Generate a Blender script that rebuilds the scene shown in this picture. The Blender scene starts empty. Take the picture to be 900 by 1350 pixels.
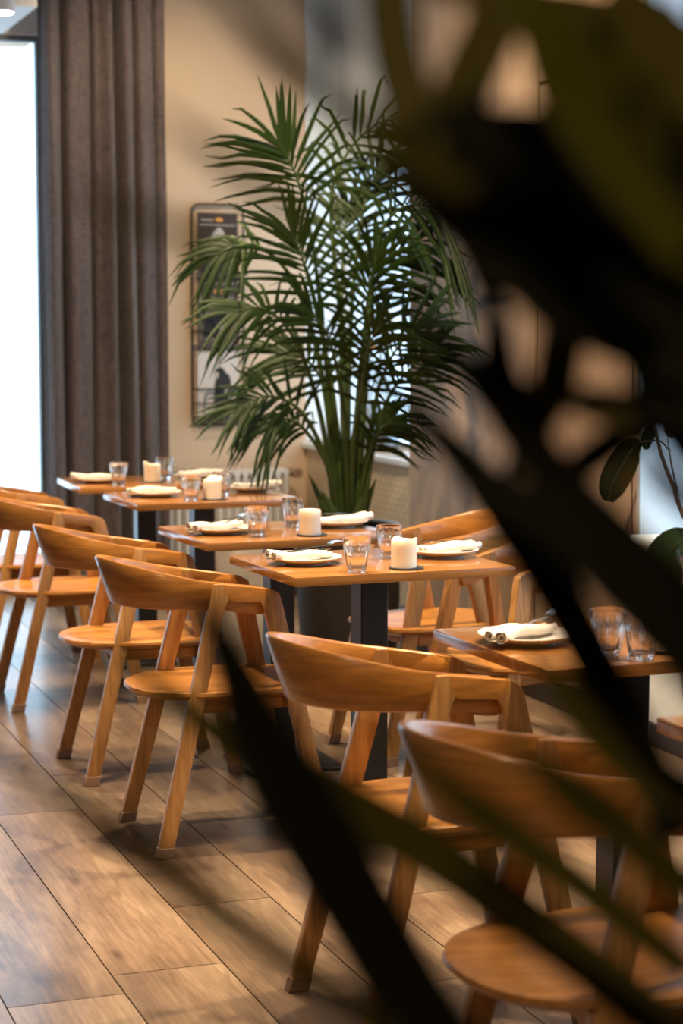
import bpy, bmesh, math, random
from mathutils import Vector, Matrix

SC = bpy.context.scene
COL = SC.collection
PI = math.pi
R = random.Random(7)

# ------------------------------------------------------------------ camera
YAW, PITCH = 0.349, 0.098
cd = bpy.data.cameras.new('camera')
cd.sensor_fit = 'VERTICAL'
cd.sensor_height = 36.0
cd.lens = 2571.0 / 1350.0 * 36.0
cd.clip_start = 0.05
cd.dof.use_dof = True
cd.dof.focus_distance = 4.75
cd.dof.aperture_fstop = 3.7
cd.dof.aperture_blades = 0
cam = bpy.data.objects.new('camera', cd)
COL.objects.link(cam)
cam.location = (0, 0, 1.41)
cam.rotation_euler = (PI / 2 - PITCH, 0, -YAW)
SC.camera = cam

# ------------------------------------------------------------------ world, lights, exposure
SC.view_settings.view_transform = 'Standard'
SC.view_settings.look = 'None'
SC.view_settings.gamma = 1.0
SC.view_settings.exposure = 0.2
W = bpy.data.worlds.new('overcast_sky')
SC.world = W
W.use_nodes = True
wb = W.node_tree.nodes['Background']
wb.inputs['Color'].default_value = (0.62, 0.82, 1.0, 1)
wb.inputs['Strength'].default_value = 3.0
SC.cycles.max_bounces = 8
SC.cycles.transparent_max_bounces = 16
SC.cycles.caustics_reflective = False
SC.cycles.caustics_refractive = False
SC.cycles.sample_clamp_indirect = 6.0


def spot(name, loc, tgt, power, size=70, blend=0.7, color=(1.0, 0.76, 0.48), radius=0.05):
    l = bpy.data.lights.new(name, 'SPOT')
    l.energy = power
    l.spot_size = math.radians(size)
    l.spot_blend = blend
    l.color = color
    l.shadow_soft_size = radius
    o = bpy.data.objects.new(name, l)
    COL.objects.link(o)
    o.location = loc
    d = Vector(tgt) - Vector(loc)
    o.rotation_euler = d.to_track_quat('-Z', 'Y').to_euler()
    return o


def portal(name, loc, rot, sx, sy):
    l = bpy.data.lights.new(name, 'AREA')
    l.shape = 'RECTANGLE'
    l.size = sx
    l.size_y = sy
    l.cycles.is_portal = True
    o = bpy.data.objects.new(name, l)
    COL.objects.link(o)
    o.location = loc
    o.rotation_euler = rot


portal('window_portal', (0.55, 10.42, 1.45), (-PI / 2, 0, 0), 2.8, 2.8)
portal('window_portal', (3.74, 8.86, 1.52), (0, PI / 2, 0), 1.5, 2.1)
portal('window_portal', (3.74, 4.4, 1.85), (0, PI / 2, 0), 2.2, 2.7)

CZ = 3.4
SPOTS = [((1.15, 5.1, CZ - .1), (1.25, 5.0, 0), 430, 52), ((1.9, 4.25, CZ - .1), (1.95, 4.2, 0), 330, 58),
         ((1.2, 6.9, CZ - .1), (1.3, 6.8, 0), 420, 54), ((2.05, 7.4, CZ - .1), (2.0, 7.3, 0), 350, 66),
         ((2.0, 5.6, CZ - .1), (1.95, 5.4, 0), 400, 62), ((0.7, 3.7, CZ - .1), (0.8, 3.7, 0), 35, 60),
         ((2.75, 3.7, CZ - .1), (2.05, 3.75, 0), 400, 50), ((2.0, 2.6, CZ - .1), (1.7, 2.7, 0), 200, 70),  # first spot is added, standing in for window glare on the floor
         ((2.4, 8.0, CZ - .1), (2.6, 9.9, 1.1), 125, 95),
         ((2.1, 5.7, CZ - .1), (3.15, 6.7, 1.3), 300, 95), ((0.7, 8.6, CZ - .1), (0.9, 8.6, 0), 120, 80),
         ((0.0, -1.0, CZ - .1), (0.5, 0.8, 1.3), 150, 60), ((-1.2, 1.5, CZ - .1), (-1.2, 1.8, 0), 90, 90)]  # both are added fills, unseen, brightening the close leaves and front room
for l, t, p, s in SPOTS:
    spot('ceiling_and_fill_spot', l, t, p, s)

# ------------------------------------------------------------------ materials
MATS = {}


def newmat(name):
    m = bpy.data.materials.new(name)
    m.use_nodes = True
    MATS[name] = m
    nt = m.node_tree
    b = nt.nodes['Principled BSDF']
    return m, nt, b


def setin(b, **kw):
    for k, v in kw.items():
        k = k.replace('_', ' ')
        if k in b.inputs:
            if isinstance(v, tuple) and len(v) == 3 and 'Color' in k:
                v = (*v, 1)
            b.inputs[k].default_value = v


def plain(name, col, rough=0.5, bump=0.0, bscale=200, **kw):
    m, nt, b = newmat(name)
    setin(b, Base_Color=col, Roughness=rough, **kw)
    if bump:
        tc = nt.nodes.new('ShaderNodeTexCoord')
        n = nt.nodes.new('ShaderNodeTexNoise')
        n.inputs['Scale'].default_value = bscale
        n.inputs['Detail'].default_value = 4
        bp = nt.nodes.new('ShaderNodeBump')
        bp.inputs['Strength'].default_value = bump
        bp.inputs['Distance'].default_value = 0.01
        nt.links.new(tc.outputs['Object'], n.inputs['Vector'])
        nt.links.new(n.outputs['Fac'], bp.inputs['Height'])
        nt.links.new(bp.outputs['Normal'], b.inputs['Normal'])
    return m


def ramp(nt, stops):
    r = nt.nodes.new('ShaderNodeValToRGB')
    els = r.color_ramp.elements
    while len(els) < len(stops):
        els.new(0.5)
    for e, (p, c) in zip(els, stops):
        e.position = p
        e.color = (*c, 1)
    return r


def wood(name, c0, c1, scale, rough=0.38, coat=0.0, tint=0.12, bump=0.06):
    """grain stretched along the axis with the small scale value"""
    m, nt, b = newmat(name)
    L = nt.links
    tc = nt.nodes.new('ShaderNodeTexCoord')
    mp = nt.nodes.new('ShaderNodeMapping')
    mp.inputs['Scale'].default_value = scale
    L.new(tc.outputs['Object'], mp.inputs['Vector'])
    oi = nt.nodes.new('ShaderNodeObjectInfo')
    off = nt.nodes.new('ShaderNodeVectorMath')
    off.operation = 'SCALE'
    off.inputs['Scale'].default_value = 13.0
    cmb = nt.nodes.new('ShaderNodeCombineXYZ')
    for i in range(3):
        L.new(oi.outputs['Random'], cmb.inputs[i])
    L.new(cmb.outputs[0], off.inputs[0])
    add = nt.nodes.new('ShaderNodeVectorMath')
    L.new(mp.outputs[0], add.inputs[0])
    L.new(off.outputs[0], add.inputs[1])
    n = nt.nodes.new('ShaderNodeTexNoise')
    n.inputs['Scale'].default_value = 1.0
    n.inputs['Detail'].default_value = 8
    n.inputs['Roughness'].default_value = 0.65
    n.inputs['Distortion'].default_value = 0.4
    L.new(add.outputs[0], n.inputs['Vector'])
    r = ramp(nt, [(0.32, c0), (0.68, c1)])
    L.new(n.outputs['Fac'], r.inputs['Fac'])
    hs = nt.nodes.new('ShaderNodeHueSaturation')
    mr = nt.nodes.new('ShaderNodeMapRange')
    mr.inputs['To Min'].default_value = 1 - tint
    mr.inputs['To Max'].default_value = 1 + tint
    L.new(oi.outputs['Random'], mr.inputs['Value'])
    L.new(mr.outputs[0], hs.inputs['Value'])
    L.new(r.outputs['Color'], hs.inputs['Color'])
    L.new(hs.outputs['Color'], b.inputs['Base Color'])
    bp = nt.nodes.new('ShaderNodeBump')
    bp.inputs['Strength'].default_value = bump
    bp.inputs['Distance'].default_value = 0.004
    L.new(n.outputs['Fac'], bp.inputs['Height'])
    L.new(bp.outputs['Normal'], b.inputs['Normal'])
    setin(b, Roughness=rough, Coat_Weight=coat, Coat_Roughness=0.15)
    return m


OAK0, OAK1 = (0.26, 0.098, 0.017), (0.50, 0.215, 0.045)
wood('oak_upright', (0.28, 0.125, 0.036), (0.54, 0.275, 0.092), (70, 70, 5))
wood('oak_seat', OAK0, (0.50, 0.215, 0.045), (5, 55, 55), rough=0.32)
wood('oak_band', OAK0, (0.50, 0.205, 0.040), (9, 9, 75), rough=0.30, coat=0.25)
wood('table_oak', (0.25, 0.098, 0.024), (0.46, 0.20, 0.055), (4, 60, 60), rough=0.14, coat=0.6, tint=0.08)
wood('wall_veneer', (0.34, 0.225, 0.135), (0.42, 0.285, 0.175), (9, 9, 1.2), rough=0.55, tint=0.05)
wood('sill_wood', (0.42, 0.27, 0.15), (0.55, 0.38, 0.23), (50, 4, 50), rough=0.4)


def floor_mat():
    m, nt, b = newmat('floor_plank')
    L = nt.links
    tc = nt.nodes.new('ShaderNodeTexCoord')
    oi = nt.nodes.new('ShaderNodeObjectInfo')
    cmb = nt.nodes.new('ShaderNodeCombineXYZ')
    for i in range(3):
        L.new(oi.outputs['Random'], cmb.inputs[i])
    sc = nt.nodes.new('ShaderNodeVectorMath')
    sc.operation = 'SCALE'
    sc.inputs['Scale'].default_value = 37.0
    L.new(cmb.outputs[0], sc.inputs[0])
    add = nt.nodes.new('ShaderNodeVectorMath')
    L.new(tc.outputs['Object'], add.inputs[0])
    L.new(sc.outputs[0], add.inputs[1])

    def noise(scl, detail, dist=0.0, rough=0.6):
        mp = nt.nodes.new('ShaderNodeMapping')
        mp.inputs['Scale'].default_value = scl
        L.new(add.outputs[0], mp.inputs['Vector'])
        n = nt.nodes.new('ShaderNodeTexNoise')
        n.inputs['Scale'].default_value = 1
        n.inputs['Detail'].default_value = detail
        n.inputs['Distortion'].default_value = dist
        n.inputs['Roughness'].default_value = rough
        L.new(mp.outputs[0], n.inputs['Vector'])
        return n
    big = noise((3.5, 1.0, 3.5), 8, 0.35, 0.68)
    fine = noise((75, 4, 75), 8, 0.8, 0.7)
    mpw = nt.nodes.new('ShaderNodeMapping')
    mpw.inputs['Scale'].default_value = (7, 1.3, 7)
    L.new(add.outputs[0], mpw.inputs['Vector'])
    wv = nt.nodes.new('ShaderNodeTexWave')
    wv.wave_type = 'RINGS'
    wv.inputs['Scale'].default_value = 2.2
    wv.inputs['Distortion'].default_value = 7.0
    wv.inputs['Detail'].default_value = 2
    wv.inputs['Detail Scale'].default_value = 0.9
    L.new(mpw.outputs[0], wv.inputs['Vector'])
    r = ramp(nt, [(0.30, (0.085, 0.048, 0.028)), (0.45, (0.215, 0.138, 0.083)), (0.66, (0.37, 0.265, 0.172))])
    L.new(big.outputs['Fac'], r.inputs['Fac'])

    def mixc(a, bb, fac, mode='MULTIPLY'):
        mx = nt.nodes.new('ShaderNodeMix')
        mx.data_type = 'RGBA'
        mx.blend_type = mode
        mx.inputs[0].default_value = fac
        L.new(a, mx.inputs[6])
        L.new(bb, mx.inputs[7])
        return mx.outputs[2]
    rf = ramp(nt, [(0.36, (0.38, 0.33, 0.29)), (0.60, (1.12, 1.1, 1.08))])
    L.new(fine.outputs['Fac'], rf.inputs['Fac'])
    c = mixc(r.outputs['Color'], rf.outputs['Color'], 0.55)
    rw = ramp(nt, [(0.02, (0.45, 0.38, 0.32)), (0.16, (1, 1, 1))])
    L.new(wv.outputs['Fac'], rw.inputs['Fac'])
    c = mixc(c, rw.outputs['Color'], 0.28)
    mpv = nt.nodes.new('ShaderNodeMapping')
    mpv.inputs['Scale'].default_value = (9, 2.6, 9)
    L.new(add.outputs[0], mpv.inputs['Vector'])
    vo = nt.nodes.new('ShaderNodeTexVoronoi')
    vo.inputs['Scale'].default_value = 1.0
    vo.inputs['Randomness'].default_value = 1.0
    L.new(mpv.outputs[0], vo.inputs['Vector'])
    rk_ = ramp(nt, [(0.03, (0.30, 0.22, 0.17)), (0.16, (1, 1, 1))])
    L.new(vo.outputs['Distance'], rk_.inputs['Fac'])
    c = mixc(c, rk_.outputs['Color'], 0.7)
    hs = nt.nodes.new('ShaderNodeHueSaturation')
    mr = nt.nodes.new('ShaderNodeMapRange')
    mr.inputs['To Min'].default_value = 0.58
    mr.inputs['To Max'].default_value = 1.18
    L.new(oi.outputs['Random'], mr.inputs['Value'])
    L.new(mr.outputs[0], hs.inputs['Value'])
    L.new(c, hs.inputs['Color'])
    L.new(hs.outputs['Color'], b.inputs['Base Color'])
    bp = nt.nodes.new('ShaderNodeBump')
    bp.inputs['Strength'].default_value = 0.25
    bp.inputs['Distance'].default_value = 0.002
    L.new(fine.outputs['Fac'], bp.inputs['Height'])
    L.new(bp.outputs['Normal'], b.inputs['Normal'])
    setin(b, Roughness=0.34, Coat_Weight=0.35, Coat_Roughness=0.16)
    return m


floor_mat()
plain('floor_gap', (0.035, 0.022, 0.014), 0.9)
plain('plaster_tan', (0.62, 0.455, 0.31), 0.9, bump=0.05, bscale=120)
plain('plaster_white', (0.78, 0.84, 0.88), 0.85)
plain('ceiling_white', (0.75, 0.74, 0.72), 0.9)
plain('dark_baseboard', (0.03, 0.018, 0.012), 0.5)
plain('door_gap', (0.01, 0.008, 0.006), 0.8)
plain('black_steel', (0.012, 0.012, 0.014), 0.38, Metallic=0.0)
plain('rack_wire', (0.02, 0.017, 0.015), 0.4, Metallic=0.6)
plain('radiator_white', (0.72, 0.68, 0.62), 0.4)
plain('pale_box', (0.62, 0.56, 0.50), 0.6)
plain('valve_wood', (0.28, 0.15, 0.07), 0.5)
plain('stoneware', (0.62, 0.57, 0.52), 0.35)
plain('linen', (0.80, 0.73, 0.64), 0.9, bump=0.2, bscale=400)
plain('steel', (0.75, 0.72, 0.68), 0.16, Metallic=1.0)
plain('wax', (0.90, 0.82, 0.68), 0.45, Subsurface_Weight=0.4, Subsurface_Scale=0.03, Subsurface_Radius=(1.0, 0.6, 0.3))
plain('wick', (0.03, 0.025, 0.02), 0.9)
plain('slate', (0.02, 0.02, 0.022), 0.6)
plain('planter_dark', (0.022, 0.015, 0.011), 0.75, bump=0.25, bscale=140)
plain('planter_rim', (0.10, 0.095, 0.09), 0.4)
plain('soil', (0.03, 0.02, 0.013), 0.95, bump=0.8, bscale=80)
plain('window_frame', (0.16, 0.17, 0.18), 0.5)
plain('frame_white', (0.7, 0.72, 0.73), 0.5)
plain('lamp_white', (0.8, 0.8, 0.8), 0.4)
plain('print_dark', (0.016, 0.014, 0.013), 0.75)
plain('print_grey', (0.15, 0.12, 0.10), 0.75)
plain('print_pale', (0.60, 0.52, 0.46), 0.75)
plain('print_skin', (0.50, 0.40, 0.33), 0.4)
plain('print_amber', (0.75, 0.32, 0.04), 0.4)
plain('print_brown', (0.045, 0.027, 0.018), 0.75)
plain('paper_edge', (0.6, 0.56, 0.5), 0.8)
plain('felt_cap', (0.23, 0.13, 0.08), 0.7)
plain('stem_brown', (0.07, 0.035, 0.02), 0.6)
plain('blossom_cream', (0.8, 0.72, 0.6), 0.8)
plain('blossom_orange', (0.75, 0.33, 0.1), 0.8)
plain('ceramic_grey', (0.3, 0.3, 0.3), 0.5)

m, nt, b = newmat('bulb_glow')
setin(b, Base_Color=(1, 1, 1), Emission_Color=(1.0, 0.9, 0.75), Emission_Strength=12.0)


def leafmat(name, c, tr, rough=0.4, w=0.35):
    m, nt, b = newmat(name)
    L = nt.links
    setin(b, Base_Color=c, Roughness=rough, Specular_IOR_Level=(0.15 if name.startswith('near') else 0.4))
    t = nt.nodes.new('ShaderNodeBsdfTranslucent')
    t.inputs['Color'].default_value = (*tr, 1)
    mx = nt.nodes.new('ShaderNodeMixShader')
    mx.inputs[0].default_value = w
    L.new(b.outputs[0], mx.inputs[1])
    L.new(t.outputs[0], mx.inputs[2])
    L.new(mx.outputs[0], nt.nodes['Material Output'].inputs['Surface'])
    return m


leafmat('palm_leaf', (0.022, 0.052, 0.006), (0.06, 0.12, 0.008), 0.5, 0.32)
leafmat('palm_stem', (0.05, 0.085, 0.02), (0.05, 0.09, 0.02), 0.45, 0.05)
leafmat('near_leaf_shaded', (0.005, 0.0045, 0.001), (0.006, 0.005, 0.001), 0.75, 0.2)  # near-black copy of the close leaf, silhouette shade put into the colour
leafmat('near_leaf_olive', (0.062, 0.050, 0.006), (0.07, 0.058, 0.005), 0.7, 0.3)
leafmat('near_leaf_lit', (0.085, 0.075, 0.006), (0.20, 0.17, 0.010), 0.65, 0.45)  # brighter copy of the same leaf, lamplight painted into its colour
leafmat('rubber_leaf', (0.016, 0.030, 0.010), (0.03, 0.05, 0.01), 0.25, 0.15)
leafmat('rubber_vein', (0.04, 0.06, 0.02), (0.03, 0.05, 0.01), 0.35, 0.1)


def glassmat(name, ior=1.45, color=(1, 1, 1)):
    """clear glass: refracts, and lets daylight and lamp light through as shadow-free as thin glass does"""
    m, nt, b = newmat(name)
    setin(b, Base_Color=color, Roughness=0.0, IOR=ior, Transmission_Weight=1.0)
    return m


glassmat('tumbler_glass')
nt = MATS['tumbler_glass'].node_tree
_t = nt.nodes.new('ShaderNodeBsdfTransparent')
_m = nt.nodes.new('ShaderNodeMixShader')
_m.inputs[0].default_value = 0.08
nt.links.new(nt.nodes['Principled BSDF'].outputs[0], _m.inputs[1])
nt.links.new(_t.outputs[0], _m.inputs[2])
nt.links.new(_m.outputs[0], nt.nodes['Material Output'].inputs['Surface'])



def panemat():
    m, nt, b = newmat('window_pane')
    L = nt.links
    tr = nt.nodes.new('ShaderNodeBsdfTransparent')
    tr.inputs['Color'].default_value = (0.95, 0.98, 1.0, 1)
    gl = nt.nodes.new('ShaderNodeBsdfGlossy')
    gl.inputs['Roughness'].default_value = 0.02
    mx = nt.nodes.new('ShaderNodeMixShader')
    mx.inputs[0].default_value = 0.06
    L.new(tr.outputs[0], mx.inputs[1])
    L.new(gl.outputs[0], mx.inputs[2])
    L.new(mx.outputs[0], nt.nodes['Material Output'].inputs['Surface'])


panemat()
_c = MATS['window_pane'].copy()
_c.name = 'lantern_glass'
MATS['lantern_glass'] = _c
for _n in _c.node_tree.nodes:
    if _n.type == 'BSDF_TRANSPARENT':
        _n.inputs['Color'].default_value = (0.80, 0.84, 0.88, 1)
    if _n.type == 'MIX_SHADER':
        _n.inputs[0].default_value = 0.09


def curtainmat():
    m, nt, b = newmat('curtain_linen')
    L = nt.links
    tc = nt.nodes.new('ShaderNodeTexCoord')

    def n(scl):
        mp = nt.nodes.new('ShaderNodeMapping')
        mp.inputs['Scale'].default_value = scl
        L.new(tc.outputs['Object'], mp.inputs['Vector'])
        t = nt.nodes.new('ShaderNodeTexNoise')
        t.inputs['Scale'].default_value = 1
        t.inputs['Detail'].default_value = 3
        L.new(mp.outputs[0], t.inputs['Vector'])
        return t
    a = n((260, 260, 14))
    c = n((20, 20, 320))
    ad = nt.nodes.new('ShaderNodeMath')
    L.new(a.outputs['Fac'], ad.inputs[0])
    L.new(c.outputs['Fac'], ad.inputs[1])
    r = ramp(nt, [(0.36, (0.115, 0.088, 0.084)), (0.64, (0.31, 0.245, 0.235))])
    hf = nt.nodes.new('ShaderNodeMath')
    hf.operation = 'MULTIPLY'
    hf.inputs[1].default_value = 0.5
    L.new(ad.outputs[0], hf.inputs[0])
    L.new(hf.outputs[0], r.inputs['Fac'])
    L.new(r.outputs['Color'], b.inputs['Base Color'])
    setin(b, Roughness=0.95, Sheen_Weight=0.2)


curtainmat()


def wovenmat():
    m, nt, b = newmat('woven_beige')
    L = nt.links
    tc = nt.nodes.new('ShaderNodeTexCoord')
    mp = nt.nodes.new('ShaderNodeMapping')
    mp.inputs['Rotation'].default_value = (0, PI / 2, PI / 2)
    L.new(tc.outputs['Object'], mp.inputs['Vector'])
    sp = nt.nodes.new('ShaderNodeSeparateXYZ')
    L.new(tc.outputs['Object'], sp.inputs[0])
    cb = nt.nodes.new('ShaderNodeCombineXYZ')
    L.new(sp.outputs['Z'], cb.inputs[0])
    L.new(sp.outputs['Y'], cb.inputs[1])
    br = nt.nodes.new('ShaderNodeTexBrick')
    br.inputs['Scale'].default_value = 9.0
    br.inputs['Mortar Size'].default_value = 0.06
    br.inputs['Brick Width'].default_value = 0.55
    br.inputs['Row Height'].default_value = 0.3
    br.inputs['Color1'].default_value = (0.52, 0.40, 0.25, 1)
    br.inputs['Color2'].default_value = (0.56, 0.43, 0.27, 1)
    br.inputs['Mortar'].default_value = (0.72, 0.60, 0.42, 1)
    L.new(cb.outputs[0], br.inputs['Vector'])
    L.new(br.outputs['Color'], b.inputs['Base Color'])
    setin(b, Roughness=0.85)


wovenmat()

# ------------------------------------------------------------------ mesh helpers


def link(name, bm, mat, parent=None, smooth=None, loc=None):
    me = bpy.data.meshes.new(name)
    bmesh.ops.recalc_face_normals(bm, faces=bm.faces[:])
    if smooth is not None:
        for f in bm.faces:
            f.smooth = True
        lim = math.radians(smooth)
        for e in bm.edges:
            if len(e.link_faces) == 2 and e.calc_face_angle(0) > lim:
                e.smooth = False
    bm.to_mesh(me)
    bm.free()
    if mat:
        me.materials.append(MATS[mat])
    o = bpy.data.objects.new(name, me)
    COL.objects.link(o)
    if parent:
        o.parent = parent
    if loc:
        o.location = loc
    return o


def thing(name, label, cat, loc=(0, 0, 0), rz=0, group=None):
    o = bpy.data.objects.new(name, None)
    COL.objects.link(o)
    o.location = loc
    o.rotation_euler = (0, 0, rz)
    o.empty_display_size = 0.1
    o['label'] = label
    o['category'] = cat
    if group:
        o['group'] = group
    return o


def tag(o, label, cat, group=None, kind=None):
    o['label'] = label
    o['category'] = cat
    if group:
        o['group'] = group
    if kind:
        o['kind'] = kind
    return o


def structure(o, label=None):
    o['kind'] = 'structure'
    if label:
        o['label'] = label
    return o


def copy_tree(o, parent=None):
    c = o.copy()
    COL.objects.link(c)
    if parent:
        c.parent = parent
    for ch in list(KIDS.get(o.name, ())) if o.name in KIDS else [x for x in o.children]:
        copy_tree(ch, c)
    return c


KIDS = {}


def box(bm, x0, x1, y0, y1, z0, z1, bev=0.0, seg=1):
    vs = [bm.verts.new((x, y, z)) for z in (z0, z1) for y in (y0, y1) for x in (x0, x1)]
    fs = [(0, 2, 3, 1), (4, 5, 7, 6), (0, 1, 5, 4), (2, 6, 7, 3), (0, 4, 6, 2), (1, 3, 7, 5)]
    faces = [bm.faces.new([vs[i] for i in f]) for f in fs]
    if bev:
        es = list({e for f in faces for e in f.edges})
        bmesh.ops.bevel(bm, geom=es, offset=bev, segments=seg, affect='EDGES', profile=0.6)


def boxobj(name, dims, mat, parent=None, bev=0.0, seg=1, smooth=None):
    bm = bmesh.new()
    box(bm, *dims, bev=bev, seg=seg)
    return link(name, bm, mat, parent, smooth=smooth)


def prism(bm, poly, fy0, fy1, bev=0.0, seg=2, skip=()):
    """poly in (x,z); y of each side from functions of (x,z)"""
    a = [bm.verts.new((x, fy0(x, z), z)) for x, z in poly]
    c = [bm.verts.new((x, fy1(x, z), z)) for x, z in poly]
    n = len(poly)
    fs = [bm.faces.new(a), bm.faces.new(c[::-1])]
    for i in range(n):
        j = (i + 1) % n
        fs.append(bm.faces.new([a[i], c[i], c[j], a[j]]))
    bmesh.ops.recalc_face_normals(bm, faces=fs)
    if bev:
        no = {e for i in skip for e in fs[2 + i].edges}
        es = [e for e in {e for f in fs for e in f.edges} if e not in no]
        bmesh.ops.bevel(bm, geom=es, offset=bev, segments=seg, affect='EDGES', profile=0.6, clamp_overlap=True)


def lathe(bm, prof, seg=32, cx=0, cy=0, mod=None, cap=True):
    rings = []
    for k, (r, z) in enumerate(prof):
        ring = []
        for i in range(seg):
            a = 2 * PI * i / seg
            rr = r * (mod(k, a) if mod else 1)
            ring.append(bm.verts.new((cx + rr * math.cos(a), cy + rr * math.sin(a), z)))
        rings.append(ring)
    for k in range(len(rings) - 1):
        for i in range(seg):
            j = (i + 1) % seg
            bm.faces.new([rings[k][i], rings[k][j], rings[k + 1][j], rings[k + 1][i]])
    if cap:
        bm.faces.new(rings[0][::-1])
        bm.faces.new(rings[-1])
    return rings


def tube(bm, pts, rad, seg=8, closed=False, cap=True):
    pts = [Vector(p) for p in pts]
    n = len(pts)
    rings = []
    up = None
    for i, p in enumerate(pts):
        if closed:
            t = pts[(i + 1) % n] - pts[i - 1]
        else:
            t = pts[min(i + 1, n - 1)] - pts[max(i - 1, 0)]
        t.normalize()
        if up is None:
            up = Vector((0, 0, 1)) if abs(t.z) < 0.9 else Vector((1, 0, 0))
        s = t.cross(up)
        if s.length < 1e-6:
            s = t.orthogonal()
        s.normalize()
        up = s.cross(t).normalized()
        r = rad(i / max(n - 1, 1)) if callable(rad) else rad
        rings.append([bm.verts.new(p + s * (r * math.cos(2 * PI * k / seg)) + up * (r * math.sin(2 * PI * k / seg))) for k in range(seg)])
    m = n if closed else n - 1
    for i in range(m):
        a, c = rings[i], rings[(i + 1) % n]
        for k in range(seg):
            l = (k + 1) % seg
            bm.faces.new([a[k], a[l], c[l], c[k]])
    if cap and not closed:
        bm.faces.new(rings[0][::-1])
        bm.faces.new(rings[-1])


def cat(pts, n):
    """Catmull-Rom through pts, n samples"""
    P = [Vector(p) for p in pts]
    P = [P[0] * 2 - P[1]] + P + [P[-1] * 2 - P[-2]]
    out = []
    segs = len(P) - 3
    for k in range(n):
        t = k / (n - 1) * segs
        i = min(int(t), segs - 1)
        u = t - i
        a, b_, c, d = P[i:i + 4]
        out.append(0.5 * ((2 * b_) + (c - a) * u + (2 * a - 5 * b_ + 4 * c - d) * u * u + (3 * b_ - a - 3 * c + d) * u ** 3))
    return out


def blade(bm, pts, width, nrm, fold=0.25, thick=0.0006, prof=None):
    """a leaf blade: closed section with a midrib fold along pts"""
    n = len(pts)
    rings = []
    for i, p in enumerate(pts):
        t = (pts[min(i + 1, n - 1)] - pts[max(i - 1, 0)]).normalized()
        s = t.cross(nrm)
        if s.length < 1e-5:
            s = t.orthogonal()
        s.normalize()
        u = s.cross(t).normalized()
        f = i / (n - 1)
        w = width * 0.5 * (prof(f) if prof else max(0.06, math.sin(PI * min(1, 0.12 + 0.88 * f)) ** 0.6))
        d = fold * w
        rings.append([bm.verts.new(p + s * w + u * d), bm.verts.new(p + u * thick), bm.verts.new(p - s * w + u * d), bm.verts.new(p - u * thick)])
    for i in range(n - 1):
        a, c = rings[i], rings[i + 1]
        for k in range(4):
            l = (k + 1) % 4
            bm.faces.new([a[k], a[l], c[l], c[k]])
    bm.faces.new(rings[0][::-1])
    bm.faces.new(rings[-1])


# ------------------------------------------------------------------ the room
WY, WX = 9.9, 3.15           # back wall, right wall
LX, FY = -3.0, -2.5          # left wall, front wall

fl = boxobj('floor', (LX, 3.9, FY, 10.4, -0.08, -0.012), 'floor_gap')
structure(fl, 'wide brown wooden plank floor')
pw = 0.25
x = 0.685 - 12 * pw
row = 0
plank_n = 0
LEN = 1.45
end_hint = {0.935: 4.02, 1.185: 4.45, 0.685: 5.35}
while x < WX + 0.01:
    x1 = min(x + pw, WX + 0.02)
    y = FY + (row * 0.61) % LEN - LEN
    for k, v in end_hint.items():
        if abs(x - k) < 0.02:
            y = v - LEN * 6
    while y < 10.3:
        y1 = y + LEN
        a, c = max(y, FY), min(y1, WY + 0.4)
        if c - a > 0.05 and c > 1.2 and x1 > -1.4:
            bm = bmesh.new()
            g = 0.0018
            cx, cy = (x + x1) / 2, (a + c) / 2
            hw, hl = (x1 - x) / 2 - g, (c - a) / 2 - g
            e = 0.002
            box(bm, -hw, hw, -hl, hl, -0.012, 0.0)
            o = link('plank', bm, 'floor_plank', fl)
            o.location = (cx, cy, 0)
            plank_n += 1
        y = y1
    x += pw
    row += 1
# rest of the floor, never in view
o = boxobj('plank_field', (LX, 3.15, FY, 1.2, -0.012, -0.001), 'floor_plank', fl)
o['kind'] = 'stuff'
o = boxobj('plank_field', (LX, -1.4, 1.2, 9.9, -0.012, -0.001), 'floor_plank', fl)
o['kind'] = 'stuff'


def wallpieces(name, boxes, mat, label=None):
    bm = bmesh.new()
    for d in boxes:
        box(bm, *d)
    return structure(link(name, bm, mat), label)


ceil_o = wallpieces('ceiling', [(LX, 3.9, FY, 10.5, CZ, CZ + 0.1)], 'ceiling_white')
wallpieces('wall_back', [(2.0, 3.40, WY, WY + 0.10, 0, CZ), (LX, -0.9, WY, WY + 0.45, 0, CZ),
                         (-0.9, 2.0, WY, WY + 0.45, 2.83, CZ), (-0.9, 2.0, WY, WY + 0.45, -0.02, 0.05)], 'plaster_tan',
           'sandy tan plaster end wall')
wallpieces('wall_recess', [(3.402, 3.9, WY + 0.03, WY + 0.45, 0, CZ)], 'plaster_white', 'pale grey reveal beside the far window')
wallpieces('trim_5', [(-0.9, 2.0, WY - 0.012, WY - 0.001, 2.832, CZ - 0.001)], 'ceiling_white', 'white lintel over the bright window')
wallpieces('trim_4', [(-0.9, 1.80, 9.0, WY - 0.014, 2.832, CZ - 0.001)], 'ceiling_white', 'white dropped soffit over the bright window')
wallpieces('wall_left', [(LX - 0.1, LX, FY, WY, 0, CZ)], 'plaster_tan')
wallpieces('wall_front', [(LX, 3.9, FY - 0.1, FY, 0, CZ)], 'plaster_tan')
PY0, PY1 = 5.77, 7.80
RX = 3.62                    # plane of the right hand windows
wr = wallpieces('wall_right', [(WX + 0.012, 3.80, PY0 + 0.0, PY1, 0, CZ),
                               (WX, 3.80, FY, 3.0, 0, CZ),
                               (WX + 0.3, 3.80, 3.0, PY0, 2.9, CZ), (RX - 0.02, 3.80, PY1, WY + 0.03, 2.25, CZ),
                               (WX + 0.02, 3.80, 3.0, PY0, 0, 0.66), (3.44, 3.80, PY1, WY + 0.03, 0, 0.725)], 'plaster_white',
                'pale wall with deep window recesses')
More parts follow.
